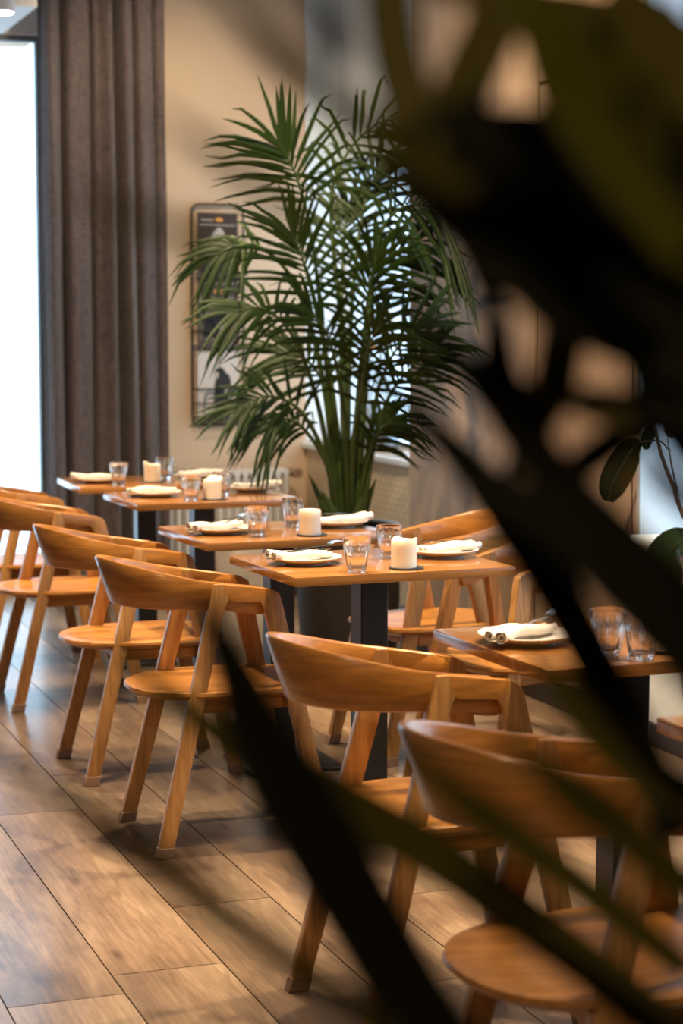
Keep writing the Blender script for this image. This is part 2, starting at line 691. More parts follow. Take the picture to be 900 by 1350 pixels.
# veneer panels on the pier
panel_lines = [PY0, 5.80, 6.553, 7.408, PY1]
for i, (a, c) in enumerate(((6.560, 7.4065), (7.4095, PY1))):
    boxobj('veneer_panel', (WX, WX + 0.012, a, c, 0.08, CZ), 'wall_veneer', wr)
boxobj('veneer_panel', (WX, WX + 0.012, 5.80, 6.547, 2.275, CZ), 'wall_veneer', wr)
boxobj('veneer_panel', (WX, WX + 0.012, PY0, 5.797, 0.08, CZ), 'wall_veneer', wr)
# flush door with a dark shadow gap
d1 = boxobj('door_1', (WX + 0.002, WX + 0.0125, 5.812, 6.540, 0.09, 2.262), 'wall_veneer')
structure(d1, 'flush veneered door with a dark shadow gap')
g = boxobj('door_gap', (WX + 0.009, WX + 0.0115, 5.797, 6.56, 0.08, 2.276), 'door_gap', d1)
# skirting
structure(boxobj('baseboard_right', (WX - 0.012, WX + 0.01, PY0, PY1, 0, 0.075), 'dark_baseboard', bev=0.003))
structure(boxobj('baseboard_recess', (WX - 0.0, WX + 0.02, 3.0, PY0 - 0.001, 0, 0.075), 'dark_baseboard', bev=0.003))
structure(boxobj('baseboard_back', (2.02, 3.39, WY - 0.014, WY, 0, 0.07), 'dark_baseboard', bev=0.003))
# woven upholstered panel under the far sill, sills
up = boxobj('trim_1', (3.40, 3.438, PY1 + 0.004, WY + 0.026, 0.06, 0.724), 'woven_beige', bev=0.01, seg=2, smooth=40)
structure(up, 'beige woven panel under the far window sill')
s1 = boxobj('trim_2', (3.375, RX + 0.02, PY1 + 0.003, WY + 0.027, 0.727, 0.76), 'plaster_white', bev=0.008, seg=3, smooth=40)
structure(s1, 'white window sill board behind the palm')
boxobj('sill_inlay', (3.41, RX + 0.01, PY1 + 0.006, WY + 0.025, 0.76, 0.766), 'sill_wood', s1)
s2 = boxobj('trim_3', (WX - 0.03, RX + 0.02, 3.0, PY0 - 0.001, 0.66, 0.695), 'plaster_white', bev=0.012, seg=3, smooth=40)
structure(s2, 'pale window sill board beside the flush door')


def window(name, axis, p, a0, a1, z0, z1, bars, zb, label):
    """a framed window in plane p; axis 'y' = lies along X at Y=p, axis 'x' = lies along Y at X=p"""
    bm = bmesh.new()
    t, w = 0.03, 0.03

    def bx(u0, u1, zz0, zz1):
        if axis == 'y':
            box(bm, u0, u1, p - t, p + t, zz0, zz1, bev=0.004)
        else:
            box(bm, p - t, p + t, u0, u1, zz0, zz1, bev=0.004)
    bx(a0, a0 + w, z0, z1)
    bx(a1 - w, a1, z0, z1)
    bx(a0 + w, a1 - w, z0, z0 + w)
    bx(a0 + w, a1 - w, z1 - w, z1)
    for u in bars:
        bx(u - w / 2, u + w / 2, z0 + w, z1 - w)
    o = structure(link(name, bm, 'frame_white' if name == 'window_2' else 'window_frame'), label)
    es = [a0 + w] + [v for u in bars for v in (u - w / 2, u + w / 2)] + [a1 - w]
    for k in range(0, len(es), 2):
        if axis == 'y':
            boxobj('pane', (es[k], es[k + 1], p - 0.003, p + 0.003, z0 + w, z1 - w), 'window_pane', o)
        else:
            boxobj('pane', (p - 0.003, p + 0.003, es[k], es[k + 1], z0 + w, z1 - w), 'window_pane', o)
    return o


window('window_1', 'y', 9.94, -0.9, 2.0, 0.05, 2.83, [0.55], 0, 'tall bright window behind the curtain')
window('window_2', 'x', 3.66, PY1, WY + 0.03, 0.762, 2.25, [], 0, 'bright window behind the tall palm')
window('window_3', 'x', 3.66, 3.0, PY0, 0.695, 2.9, [4.4], 0, 'window in the near recess')
# black pivot line at the outer edge of window_1 is its frame post; white lamp on the ceiling edge
lm = thing('ceiling_spotlight', 'small white cylinder spotlight under the ceiling by the bright window', 'lamp', (1.60, 8.80, 2.768))
bm = bmesh.new()
lathe(bm, [(0.058, 0.0), (0.058, 0.2), (0.012, 0.2), (0.012, 0.6)], 24)
link('housing', bm, 'lamp_white', lm, smooth=40)
bm = bmesh.new()
lathe(bm, [(0.05, -0.004), (0.05, -0.001)], 24)
link('bulb', bm, 'bulb_glow', lm, smooth=40)

# ------------------------------------------------------------------ curtain
bm = bmesh.new()
NX, NZ = 150, 26
grid = []
for j in range(NZ + 1):
    f = j / NZ
    z = 0.03 + f * (CZ - 0.04)
    rowv = []
    for i in range(NX + 1):
        u = i / NX
        xx = 1.925 + 0.632 * u - 0.015 * f - 0.012 * math.sin(u * 9 + f)
        ph = u * 2 * PI * 5.6 + 0.9 * math.sin(u * 7.1) + 0.25 * math.sin(f * 2.3 + u * 5)
        amp = 0.07 * (0.75 + 0.35 * math.sin(u * 11 + 1.0)) * (0.8 + 0.2 * (1 - f))
        yy = 9.57 + amp * math.sin(ph) + 0.016 * math.sin(2.3 * ph + 1.0) * (0.4 + 0.6 * math.sin(u * 5 + 2) ** 2) + 0.006 * math.sin(z * 4 + u * 17)
        xx += 0.016 * math.cos(ph)
        rowv.append(bm.verts.new((xx + (0.012 * (1 - f) - 0.006) * (u * 2 - .6), yy, z)))
    grid.append(rowv)
for j in range(NZ):
    for i in range(NX):
        bm.faces.new([grid[j][i], grid[j][i + 1], grid[j + 1][i + 1], grid[j + 1][i]])
ext = bmesh.ops.solidify(bm, geom=bm.faces[:], thickness=0.003)
cur = link('curtain', bm, 'curtain_linen', smooth=80)
tag(cur, 'full length brown grey linen curtain hanging in folds beside the bright window', 'curtain')

# ------------------------------------------------------------------ radiator
rad = thing('radiator', 'white column radiator low on the tan end wall behind the tables', 'radiator', (0, 0, 0))
x = 2.50
while x < 3.22:
    bm = bmesh.new()
    for yy in (9.70, 9.76, 9.82):
        tube(bm, [(0, yy, 0.12), (0, yy, 0.605)], 0.0135, 8)
    tube(bm, [(0, 9.69, 0.615), (0, 9.83, 0.615)], 0.018, 8)
    tube(bm, [(0, 9.69, 0.11), (0, 9.83, 0.11)], 0.018, 8)
    link('column', bm, 'radiator_white', rad, smooth=50, loc=(x, 0, 0))
    x += 0.045
bm = bmesh.new()
for zz in (0.615, 0.11):
    tube(bm, [(2.49, 9.76, zz), (3.22, 9.76, zz)], 0.012, 8)
for xx in (2.6, 3.0):
    tube(bm, [(xx, 9.76, 0.1), (xx, 9.76, 0.0)], 0.012, 8)
link('pipe', bm, 'radiator_white', rad, smooth=50)
bm = bmesh.new()
tube(bm, [(3.22, 9.76, 0.615), (3.26, 9.76, 0.615), (3.26, 9.70, 0.615)], 0.01, 8)
tube(bm, [(3.26, 9.72, 0.615), (3.26, 9.62, 0.615)], 0.026, 12)
vv = link('valve', bm, 'valve_wood', rad, smooth=50)
vv['label'] = 'brown thermostat valve'

# low pale box between the rear tables and the radiator
pb = thing('storage_box', 'plain pale low box on the floor in front of the radiator', 'box', (2.45, 8.22, 0))
boxobj('body', (-0.115, 0.115, -0.2, 0.2, 0.0, 0.45), 'pale_box', pb, bev=0.006, seg=2, smooth=40)
boxobj('lid', (-0.12, 0.12, -0.205, 0.205, 0.45, 0.48), 'pale_box', pb, bev=0.006, seg=2, smooth=40)

# ------------------------------------------------------------------ magazine rack
RY = 9.885
rk = thing('magazine_rack', 'black wire magazine rack hanging on the tan wall right of the curtain', 'magazine rack', (2.905, RY, 0))


def rrect(x0, x1, z0, z1, r, y, n=5):
    pts = []
    for cx, cz, a0 in ((x1 - r, z1 - r, 0), (x0 + r, z1 - r, 90), (x0 + r, z0 + r, 180), (x1 - r, z0 + r, 270)):
        for k in range(n + 1):
            a = math.radians(a0 + 90 * k / n)
            pts.append((cx + r * math.cos(a), y, cz + r * math.sin(a)))
    return pts


bm = bmesh.new()
tube(bm, rrect(-0.14, 0.14, 0.865, 2.01, 0.04, -0.01), 0.0065, 8, closed=True)
link('frame', bm, 'rack_wire', rk, smooth=60)
MZ = [(1.66, 1.965), (1.29, 1.625), (0.915, 1.245)]
for z0, z1 in MZ:
    bm = bmesh.new()
    for dz in (0.0, 0.075, 0.15):
        zz = z0 - 0.012 + dz
        tube(bm, [(-0.14, -0.01, zz), (-0.15, -0.05, zz), (-0.14, -0.07, zz), (0.14, -0.07, zz), (0.15, -0.05, zz), (0.14, -0.01, zz)], 0.0045, 6)
    tube(bm, [(-0.14, -0.01, z0 - 0.03), (0.14, -0.01, z0 - 0.03)], 0.005, 6)
    for s in (-1, 1):
        arch = [(s * 0.03, -0.07, z0 - 0.012), (s * 0.032, -0.072, z0 + 0.09)] + \
               [(s * (0.062 - 0.03 * math.cos(PI * k / 6)), -0.072, z0 + 0.09 + 0.03 * math.sin(PI * k / 6)) for k in range(1, 6)] + \
               [(s * 0.092, -0.072, z0 + 0.09), (s * 0.094, -0.07, z0 - 0.012)]
        tube(bm, arch, 0.004, 6)
    link('basket', bm, 'rack_wire', rk, smooth=60)


def ell(bm, cx, cz, rx, rz, y, rot=0.0, n=16):
    vs = []
    for k in range(n):
        a = 2 * PI * k / n
        px, pz = rx * math.cos(a), rz * math.sin(a)
        vs.append(bm.verts.new((cx + px * math.cos(rot) - pz * math.sin(rot), y, cz + px * math.sin(rot) + pz * math.cos(rot))))
    bm.faces.new(vs)


def poly(bm, pts, y):
    bm.faces.new([bm.verts.new((a, y, c)) for a, c in pts])


def magazine(label, z0, z1, x0, x1, cover, build):
    t = thing('magazine', label, 'magazine', (2.90, RY - 0.045, z0), 0, 'magazines in the wall rack')
    h = z1 - z0
    w = x1 - x0
    boxobj('pages', (x0, x1, -0.008, 0.006, 0, h), 'paper_edge', t)
    boxobj('cover', (x0 - 0.001, x1 + 0.001, -0.010, -0.008, 0, h), cover, t)
    build(t, x0, x1, h)
    return t


def crown(t, cx, cz, s):
    bm = bmesh.new()
    poly(bm, [(cx - s, cz), (cx + s, cz), (cx + s * 1.15, cz + s * 0.9), (cx + s * 0.55, cz + s * 0.75), (cx + s * .4, cz + s * 1.25), (cx, cz + s * 1.0),
              (cx - s * .4, cz + s * 1.25), (cx - s * 0.55, cz + s * 0.75), (cx - s * 1.15, cz + s * 0.9)], -0.0106)
    o = link('emblem', bm, 'print_amber', t)
    o['label'] = 'small amber emblem print'


def scrawl(t, x0, x1, cz, amp, mat='print_pale'):
    bm = bmesh.new()
    n = 34
    tube(bm, [(x0 + (x1 - x0) * k / n, -0.0105, cz + amp * math.sin(k * 1.9) * (0.6 + 0.4 * math.sin(k * .7))) for k in range(n + 1)], 0.0014, 4)
    link('title_lettering', bm, mat, t)


def mag_a(t, x0, x1, h):
    crown(t, 0.0, h - 0.045, 0.018)
    scrawl(t, x0 + 0.02, -0.03, h - 0.04, 0.010)
    bm = bmesh.new()
    poly(bm, [(x0 + .01, h - .062), (x1 - .01, h - .062), (x1 - .01, h - .066), (x0 + .01, h - .066)], -0.0104)
    poly(bm, [(-0.045, h - .125), (-0.02, h - .09), (0.0, h - .075), (0.02, h - .09), (0.035, h - .125), (0.0, h - .115)], -0.0104)
    link('print', bm, 'print_pale', t)
    bm = bmesh.new()
    poly(bm, [(-0.03, h - .19), (-0.025, h - .125), (0.02, h - .125), (0.03, h - .19)], -0.0103)
    link('print', bm, 'print_skin', t)
    bm = bmesh.new()
    for k in range(6):
        poly(bm, [(-0.06 + k * .024, 0.02), (-0.048 + k * .024, 0.02), (-0.048 + k * .024, 0.075), (-0.06 + k * .024, 0.075)], -0.0104)
    link('print', bm, 'print_grey', t)


def mag_b(t, x0, x1, h):
    crown(t, -0.005, h - 0.075, 0.02)
    scrawl(t, x0 + 0.02, x1 - 0.02, h - 0.025, 0.008)
    bm = bmesh.new()
    poly(bm, [(x0 + .004, 0.01), (x1 - .004, 0.01), (x1 - .004, h - .09), (x0 + .004, h - .09)], -0.0103)
    link('print', bm, 'print_grey', t)
    bm = bmesh.new()
    ell(bm, -0.005, h - .125, 0.032, 0.04, -0.0106)
    poly(bm, [(-0.09, 0.03), (-0.085, h - .2), (-0.04, h - .165), (0.03, h - .165), (0.05, h - .21), (0.055, 0.03)], -0.0106)
    link('print', bm, 'print_dark', t)
    bm = bmesh.new()
    ell(bm, -0.002, h - .128, 0.019, 0.027, -0.0108)
    poly(bm, [(0.0, .05), (0.012, .12), (0.03, .12), (0.03, .05)], -0.0108)
    ell(bm, 0.06, 0.07, 0.028, 0.015, -0.0108, 0.3)
    link('print', bm, 'print_skin', t)


def mag_c(t, x0, x1, h):
    bm = bmesh.new()
    ell(bm, 0.0, h - .115, 0.032, 0.036, -0.0104)
    ell(bm, 0.015, h - .17, 0.045, 0.065, -0.0105, -0.25)
    poly(bm, [(-0.035, 0.035), (-0.03, h - .17), (0.03, h - .2), (0.052, h - .17), (0.045, 0.1), (0.02, 0.035)], -0.0106)
    tubepts = [(-0.012 + 0.014 * math.sin(k * .35), h - .085 + k * .006) for k in range(9)]
    poly(bm, tubepts + [(a + 0.004, c) for a, c in tubepts[::-1]], -0.0104)
    link('print', bm, 'print_dark', t)
    bm = bmesh.new()
    ell(bm, -0.018, h - .12, 0.012, 0.016, -0.0108)
    ell(bm, 0.035, h - .2, 0.012, 0.02, -0.0108)
    link('print', bm, 'print_skin', t)


magazine('dark magazine with an amber emblem and a pale figure, topmost in the wire rack', MZ[0][0], MZ[0][1], -0.115, 0.10, 'print_brown', mag_a)
magazine('grey magazine with a seated woman in black, middle tier of the wire rack', MZ[1][0], MZ[1][1], -0.115, 0.10, 'print_brown', mag_b)
magazine('pale magazine with a dark embracing figure, lowest tier of the wire rack', MZ[2][0], MZ[2][1], -0.12, 0.10, 'print_pale', mag_c)

# ------------------------------------------------------------------ chairs
YF, YJ, YC = 0.218, 0.1735, 0.150


def yout(x, z):
    """outer face of the side frame, leaning in towards the top"""
    top = YJ + (YC - YJ) * min(1, max(0, (x - 0.15) / 0.19))
    f = min(1, max(0, z / 0.70))
    foot = YF if x < 0.25 else 0.205
    return foot + (top - foot) * f


TH = 0.026


def sideprism(name, pts, s, mat, parent, bev=0.004, skip=()):
    bm = bmesh.new()
    prism(bm, pts, lambda x, z: s * yout(x, z), lambda x, z: s * (yout(x, z) - TH), bev=bev, seg=2, skip=skip)
    return link(name, bm, mat, parent, smooth=35)


def make_chair(label, loc, rz):
    t = thing('oak_armchair', label, 'chair', loc, rz, 'oak armchairs along the tables')
    # seat: rounded back, squarer front
    bm = bmesh.new()

    def outline(inset, z, dip=0.0):
        out = []
        n = 48
        for k in range(n):
            a = 2 * PI * k / n
            c, s = math.cos(a), math.sin(a)
            ex = 0.86 if c < 0 else 0.55
            px = (abs(c) ** ex) * (1 if c > 0 else -1)
            py = (abs(s) ** (0.86 if c < 0 else 0.6)) * (1 if s > 0 else -1)
            out.append((0.205 + px * ((0.25 if c < 0 else 0.255) - inset), py * (0.205 - inset), z))
        return out
    rings = [outline(0.045, 0.402), outline(0.012, 0.411), outline(0.0, 0.422), outline(0.002, 0.430), outline(0.010, 0.434), outline(0.05, 0.431), outline(0.12, 0.427)]
    rv = [[bm.verts.new(p) for p in r] for r in rings]
    for a, c in zip(rv, rv[1:]):
        for i in range(48):
            j = (i + 1) % 48
            bm.faces.new([a[i], a[j], c[j], c[i]])
    bm.faces.new(rv[0][::-1])
    bm.faces.new(rv[-1])
    link('seat', bm, 'oak_seat', t, smooth=40)
    bm = bmesh.new()
    box(bm, 0.10, 0.122, -0.15, 0.15, 0.370, 0.405, bev=0.003)
    box(bm, 0.345, 0.367, -0.15, 0.15, 0.370, 0.405, bev=0.003)
    for s in (-1, 1):
        box(bm, 0.122, 0.345, s * 0.15 - 0.011, s * 0.15 + 0.011, 0.370, 0.405, bev=0.003)
    link('seat_frame', bm, 'oak_seat', t, smooth=35)
    # bent backrest band: rear arc plus straight arms liners
    bm = bmesh.new()
    path = []
    n = 26
    for k in range(n + 1):
        th = -PI / 2 + PI * k / n
        c, s = math.cos(th), math.sin(th)
        h = 1 - c
        path.append(((0.165 - 0.292 * max(c, 0) ** 0.80, 0.166 * s, 0.783 - 0.063 * h ** 1.15), (0.165 - 0.250 * max(c, 0) ** 0.74, 0.162 * s, 0.655 - 0.009 * h)))

    def arm(u, s):
        return ((0.165 + 0.148 * u, s * (0.166 - 0.028 * u), 0.720 - 0.022 * u), (0.165 + 0.148 * u, s * (0.162 - 0.026 * u), 0.646 - 0.028 * u))
    us = (0.25, 0.5, 0.75, 0.9, 0.96, 1.0)
    rr = (0, 0, 0, 0.006, 0.016, 0.034)
    pre, post = [], []
    for u, r_ in zip(us, rr):
        for s, lst in ((-1, pre), (1, post)):
            a, c = arm(u, s)
            lst.append(((a[0], a[1], a[2] - r_), (c[0], c[1], c[2] + r_ * 0.6)))
    path = pre[::-1] + path + post
    m_ = len(path)
    TB = 0.013
    sec = []
    for i, (a, c) in enumerate(path):
        a, c = Vector(a), Vector(c)
        tn = (Vector(path[min(i + 1, m_ - 1)][0]) - Vector(path[max(i - 1, 0)][0])).normalized()
        nin = Vector((-tn.y, tn.x, 0)).normalized()
        if nin.x < 0 and abs(nin.x) > 0.2:
            nin = -nin
        mid = Vector((0.3, 0, 0)) - Vector((a.x, a.y, 0))
        if nin.dot(mid) < 0:
            nin = -nin
        up = (a - c).normalized() * 0.005
        o1, o2 = a, c
        i1, i2 = a + nin * TB, c + nin * TB
        sec.append([bm.verts.new(q) for q in (o2 + up, o1 - up, o1 + nin * 0.004, i1 - nin * 0.004, i1 - up, i2 + up, i2 - nin * .004, o2 + nin * .004)])
    for a, c in zip(sec, sec[1:]):
        for k in range(8):
            l = (k + 1) % 8
            bm.faces.new([a[k], a[l], c[l], c[k]])
    bm.faces.new(sec[0][::-1])
    bm.faces.new(sec[-1])
    link('backrest', bm, 'oak_band', t, smooth=50)
    for s in (-1, 1):
        lg = sideprism('leg', [(-0.021, 0.0), (0.021, 0.0), (0.184, 0.655), (0.193, 0.672), (0.176, 0.716), (0.1525, 0.7165)], s, 'oak_upright', t, skip=(3,))
        fo = sideprism('leg', [(0.318, 0.694), (0.286, 0.659), (0.296, 0.645), (0.447, 0.0), (0.489, 0.0), (0.349, 0.655), (0.341, 0.681)], s, 'oak_upright', t, skip=(0,))
        sideprism('armrest', [(0.176, 0.716), (0.193, 0.672), (0.205, 0.667), (0.286, 0.659), (0.318, 0.694)], s, 'oak_seat', t, skip=(0, 3))
        for lo, x0, dx in ((lg, 0.0, 0.25), (fo, 0.468, -0.215)):
            bm = bmesh.new()
            prism(bm, [(x0 - 0.023, 0.0), (x0 + 0.023, 0.0), (x0 + 0.023 + dx * 0.03, 0.03), (x0 - 0.023 + dx * 0.03, 0.03)],
                  lambda x, z: s * (yout(x, z) + 0.0015), lambda x, z: s * (yout(x, z) - TH - 0.0015), bev=0.002, seg=1)
            link('foot_cap', bm, 'felt_cap', lo, smooth=35)
    return t


CH = [
    ('oak armchair farthest along the aisle, in front of the bright window', (1.29, 7.93, 0), 0.0),
    ('oak armchair cut by the picture edge, second from the window along the aisle', (1.276, 7.133, 0), 0.0),
    ('oak armchair third from the window along the aisle, tucked behind a closer one', (1.276, 5.94, 0), 0.0),
    ('oak armchair fourth from the window along the aisle, a dark blurred leaf crossing its seat', (1.276, 5.08, 0), 0.0),
    ('oak armchair with a smooth curved back, second from the camera, behind the nearest chair', (1.281, 3.589, 0), 0.0),
    ('reddish lit oak armchair nearest to the camera at the bottom, seat partly behind leaves', (1.167, 2.581, 0), 0.0),
    ('oak armchair by the wall between the palm planter and table, back towards the wall', (2.66, 5.93, 0), PI + 0.15),
    ('oak armchair facing the aisle, arms showing under the middle table by the veneered wall', (2.627, 5.242, 0), PI + 0.33),
]
proto = make_chair(*CH[0])
bpy.context.view_layer.update()
for lab, loc, rz in CH[1:]:
    c = copy_tree(proto)
    c.location = loc
    c.rotation_euler = (0, 0, rz)
    c['label'] = lab
    if 'nearest to the camera' in lab:
        c.scale = (1.05, 1.05, 1.05)
    elif 'second from the camera' in lab:
        c.scale = (1.018, 1.018, 1.018)

# ------------------------------------------------------------------ tables
TW, TL, TT = 0.635, 0.53, 0.025
TZ = 0.75
TB = [  # front-left corner x, y, rotation
    (1.657, 7.574, -0.034, 'oak topped pedestal table at the far end beside the curtain'),
    (1.699, 6.818, 0.004, 'oak topped pedestal table second from the curtain, radiator showing beneath it'),
    (1.593, 5.544, 0.022, 'oak topped pedestal table in front of the palm planter, with a smooth round candle'),
    (1.590, 4.718, 0.033, 'oak topped pedestal table at the centre, its black column fully in view'),
    (1.613, 3.296, 0.022, 'darker lit oak pedestal table behind the two nearest chairs'),
    (1.600, 2.305, 0.015, 'oak table at the right edge, only one pale corner showing'),
]


def make_table(x0, y0, an, label):
    t = thing('pedestal_table', label, 'table', (x0, y0, 0), an, 'small oak restaurant tables')
    boxobj('tabletop', (0, TW, 0, TL, TZ - TT, TZ), 'table_oak', t, bev=0.0025, seg=2, smooth=40)
    cx, cy = TW / 2, TL / 2
    boxobj('column', (cx - 0.04, cx + 0.04, cy - 0.04, cy + 0.04, 0.012, TZ - TT - 0.008), 'black_steel', t, bev=0.003, smooth=40)
    boxobj('base_plate', (cx - 0.135, cx + 0.17, cy - 0.16, cy + 0.16, 0.0, 0.012), 'black_steel', t, bev=0.002, smooth=40)
    boxobj('mounting_plate', (cx - 0.15, cx + 0.15, cy - 0.15, cy + 0.15, TZ - TT - 0.008, TZ - TT), 'black_steel', t)
    return t


tp = make_table(*TB[0])
bpy.context.view_layer.update()
for x0, y0, an, lab in TB[1:]:
    c = copy_tree(tp)
    c.location = (x0, y0, 0)
    c.rotation_euler = (0, 0, an)
    c['label'] = lab
    if 'pale corner' in lab:            # this one stands on an off-centre foot
        for ch in c.children:
            if not ch.name.startswith('tabletop'):
                ch.location.x += 0.22

# ------------------------------------------------------------------ tableware
ORD = ['the farthest table by the curtain', 'the second table from the curtain', 'the table before the palm planter',
       'the central black column table', 'the dim table behind the nearest chairs']


def mesh_glass():
    bm = bmesh.new()
    S = 54

    def mod(k, a):
        if 2 <= k <= 5:
            q = abs(math.sin(a * 4.5))
            return 1 - (0.075 if k in (3, 4) else 0.03) * (q ** 0.7)
        return 1
    prof = [(0.0215, 0.0), (0.024, 0.002), (0.0245, 0.006), (0.0275, 0.02), (0.0335, 0.055), (0.0355, 0.066), (0.036, 0.072), (0.0372, 0.090), (0.0366, 0.0915),
            (0.0357, 0.090), (0.0335, 0.066), (0.0305, 0.05), (0.0245, 0.016), (0.021, 0.0125), (0.010, 0.0118)]
    lathe(bm, prof, S, mod=mod)
    return bm


def mesh_plate():
    bm = bmesh.new()
    lathe(bm, [(0.052, 0.0), (0.058, 0.0), (0.060, 0.004), (0.082, 0.010), (0.1, 0.0185), (0.101, 0.0205), (0.099, 0.0215), (0.080, 0.0145), (0.062, 0.0085), (0.03, 0.0075)], 48)
    return bm


def mesh_napkin(seed):
    """a rolled linen napkin: spiral section swept along a slightly bent path"""
    rn = random.Random(seed)
    bm = bmesh.new()
    N = 22
    L = 0.19
    spir = []
    M = 30
    for k in range(M + 1):                      # left scroll, from its core outwards
        a = PI * 0.5 + 1.9 * 2 * PI * (k / M)
        r = 0.0035 + 0.0095 * k / M
        spir.append((-0.0145 - r * math.cos(a) * 1.1, r * math.sin(a) - 0.001))
    x0_, z0_ = spir[-1]
    for k in range(1, 5):                       # the flat of the cloth under both scrolls
        f = k / 5
        spir.append((x0_ + (0.013 - x0_) * f, z0_ + (-0.0118 - z0_) * min(1, f * 2)))
    for k in range(M, -1, -1):                  # right scroll, inwards
        a = -PI * 0.5 + 1.7 * 2 * PI * (1 - k / M)
        r = 0.0035 + 0.008 * k / M
        spir.append((0.013 + r * math.cos(a) * 1.1, r * math.sin(a)))
    secs = []
    for i in range(N + 1):
        f = i / N
        x = -L / 2 + L * f
        bend = 0.012 * math.sin(PI * f) + 0.003 * math.sin(7 * f + seed)
        sc = 1.08 + 0.07 * math.sin(5 * f + seed) - 0.34 * f
        jit = 0.0015
        secs.append([bm.verts.new((x + rn.uniform(-.001, .001), p * sc + bend + rn.uniform(-jit, jit) * .4, q * sc + 0.013 * sc + 0.0025 * math.sin(9 * f + 2 * seed))) for p, q in spir])
    for a, c in zip(secs, secs[1:]):
        for k in range(len(a) - 1):
            bm.faces.new([a[k], a[k + 1], c[k + 1], c[k]])
    bmesh.ops.recalc_face_normals(bm, faces=bm.faces[:])
    bmesh.ops.solidify(bm, geom=bm.faces[:], thickness=0.0016)
    zmin = min(v.co.z for v in bm.verts)
    for v in bm.verts:
        v.co.z -= zmin
    return bm


def mesh_fork():
    bm = bmesh.new()
    pts = cat([(-0.095, 0, 0.003), (-0.05, 0, 0.004), (0.0, 0, 0.004), (0.04, 0, 0.003), (0.06, 0, 0.006)], 14)
    wd = [0.007, 0.008, 0.0075, 0.006, 0.005, 0.0045, 0.004, 0.004, 0.004, 0.0045, 0.006, 0.009, 0.011, 0.011]
    prev = None
    for p, w in zip(pts, wd):
        ring = [bm.verts.new((p.x, p.y - w, p.z)), bm.verts.new((p.x, p.y, p.z + 0.0016)), bm.verts.new((p.x, p.y + w, p.z)), bm.verts.new((p.x, p.y, p.z - 0.001))]
        if prev:
            for k in range(4):
                bm.faces.new([prev[k], prev[(k + 1) % 4], ring[(k + 1) % 4], ring[k]])
        else:
            bm.faces.new(ring)
        prev = ring
    bm.faces.new(prev)
    for k in range(4):
        y = -0.0085 + k * 0.00567
        tube(bm, [(0.059, y, 0.006), (0.075, y, 0.0105), (0.092, y, 0.0105), (0.102, y, 0.008)], lambda f: 0.0016 - 0.0007 * f, 6)
    return bm


def mesh_spoon():
    bm = bmesh.new()
    pts = cat([(-0.09, 0, 0.003), (-0.03, 0, 0.004), (0.03, 0, 0.003), (0.05, 0, 0.006), (0.07, 0, 0.0055), (0.095, 0, 0.006)], 18)
    prev = None
    for i, p in enumerate(pts):
        f = i / 17
        w = 0.0065 - 0.0035 * min(1, f / 0.55)
        if f > 0.6:
            q = (f - 0.6) / 0.4
            w = 0.003 + 0.0165 * max(0, math.sin(PI * (0.06 + 0.9 * q))) ** 0.7
            dep = 0.006 * math.sin(PI * q)
        else:
            dep = 0
        ring = [bm.verts.new((p.x, p.y - w, p.z + 0.001)), bm.verts.new((p.x, p.y, p.z + 0.0014 - dep)), bm.verts.new((p.x, p.y + w, p.z + 0.001)), bm.verts.new((p.x, p.y, p.z - 0.0008 - dep))]
        if prev:
            for k in range(4):
                bm.faces.new([prev[k], prev[(k + 1) % 4], ring[(k + 1) % 4], ring[k]])
        else:
            bm.faces.new(ring)
        prev = ring
    bm.faces.new(prev)
    for v in bm.verts:
        v.co.z += 0.004
    return bm


def mesh_candle(seed, melted):
    rn = random.Random(seed)
    bm = bmesh.new()
    S = 40
    r, h = 0.034, 0.076
    rings = []
    ear = [rn.uniform(0, 2 * PI) for _ in range(3)]

    def rim(a):
        v = 0
        for e in ear:
            d = abs((a - e + PI) % (2 * PI) - PI)
            v = max(v, math.exp(-(d / 0.5) ** 2))
        return v
    prof = [(0.97, 0.0), (1.0, 0.003), (1.0, 0.4), (1.0, 0.75), (1.0, 0.94), (0.95, 1.0), (0.85, 0.985), (0.72, 0.90), (0.35, 0.88), (0.1, 0.88)]
    for k, (rr, zz) in enumerate(prof):
        ring = []
        for i in range(S):
            a = 2 * PI * i / S
            z = zz * h
            q = r * rr
            if k in (4, 5, 6):
                z += melted * (0.014 * rim(a) - 0.006)
                q *= 1 + melted * 0.07 * rim(a) * (1 if k < 6 else 0.6)
            elif k in (2, 3):
                q *= 1 + 0.008 * math.sin(3 * a + seed)
            ring.append(bm.verts.new((q * math.cos(a), q * math.sin(a), z)))
        rings.append(ring)
    for a, c in zip(rings, rings[1:]):
        for i in range(S):
            j = (i + 1) % S
            bm.faces.new([a[i], a[j], c[j], c[i]])
    bm.faces.new(rings[0][::-1])
    bm.faces.new(rings[-1])
    return bm


def once(fn, name, mat, smooth):
    o = link(name, fn, mat, smooth=smooth)
    COL.objects.unlink(o)
    return o.data


ME_GLASS = once(mesh_glass(), 'tumbler', 'tumbler_glass', 50)
ME_PLATE = once(mesh_plate(), 'plate', 'stoneware', 40)
ME_FORK = once(mesh_fork(), 'fork', 'steel', 50)
ME_SPOON = once(mesh_spoon(), 'spoon', 'steel', 50)
ME_NAP = [once(mesh_napkin(s), 'napkin', 'linen', 60) for s in (1, 5, 9)]


def put(name, me, label, catg, loc, rot=(0, 0, 0), group=None):
    o = bpy.data.objects.new(name, me)
    COL.objects.link(o)
    o.location = loc
    o.rotation_euler = rot
    return tag(o, label, catg, group)


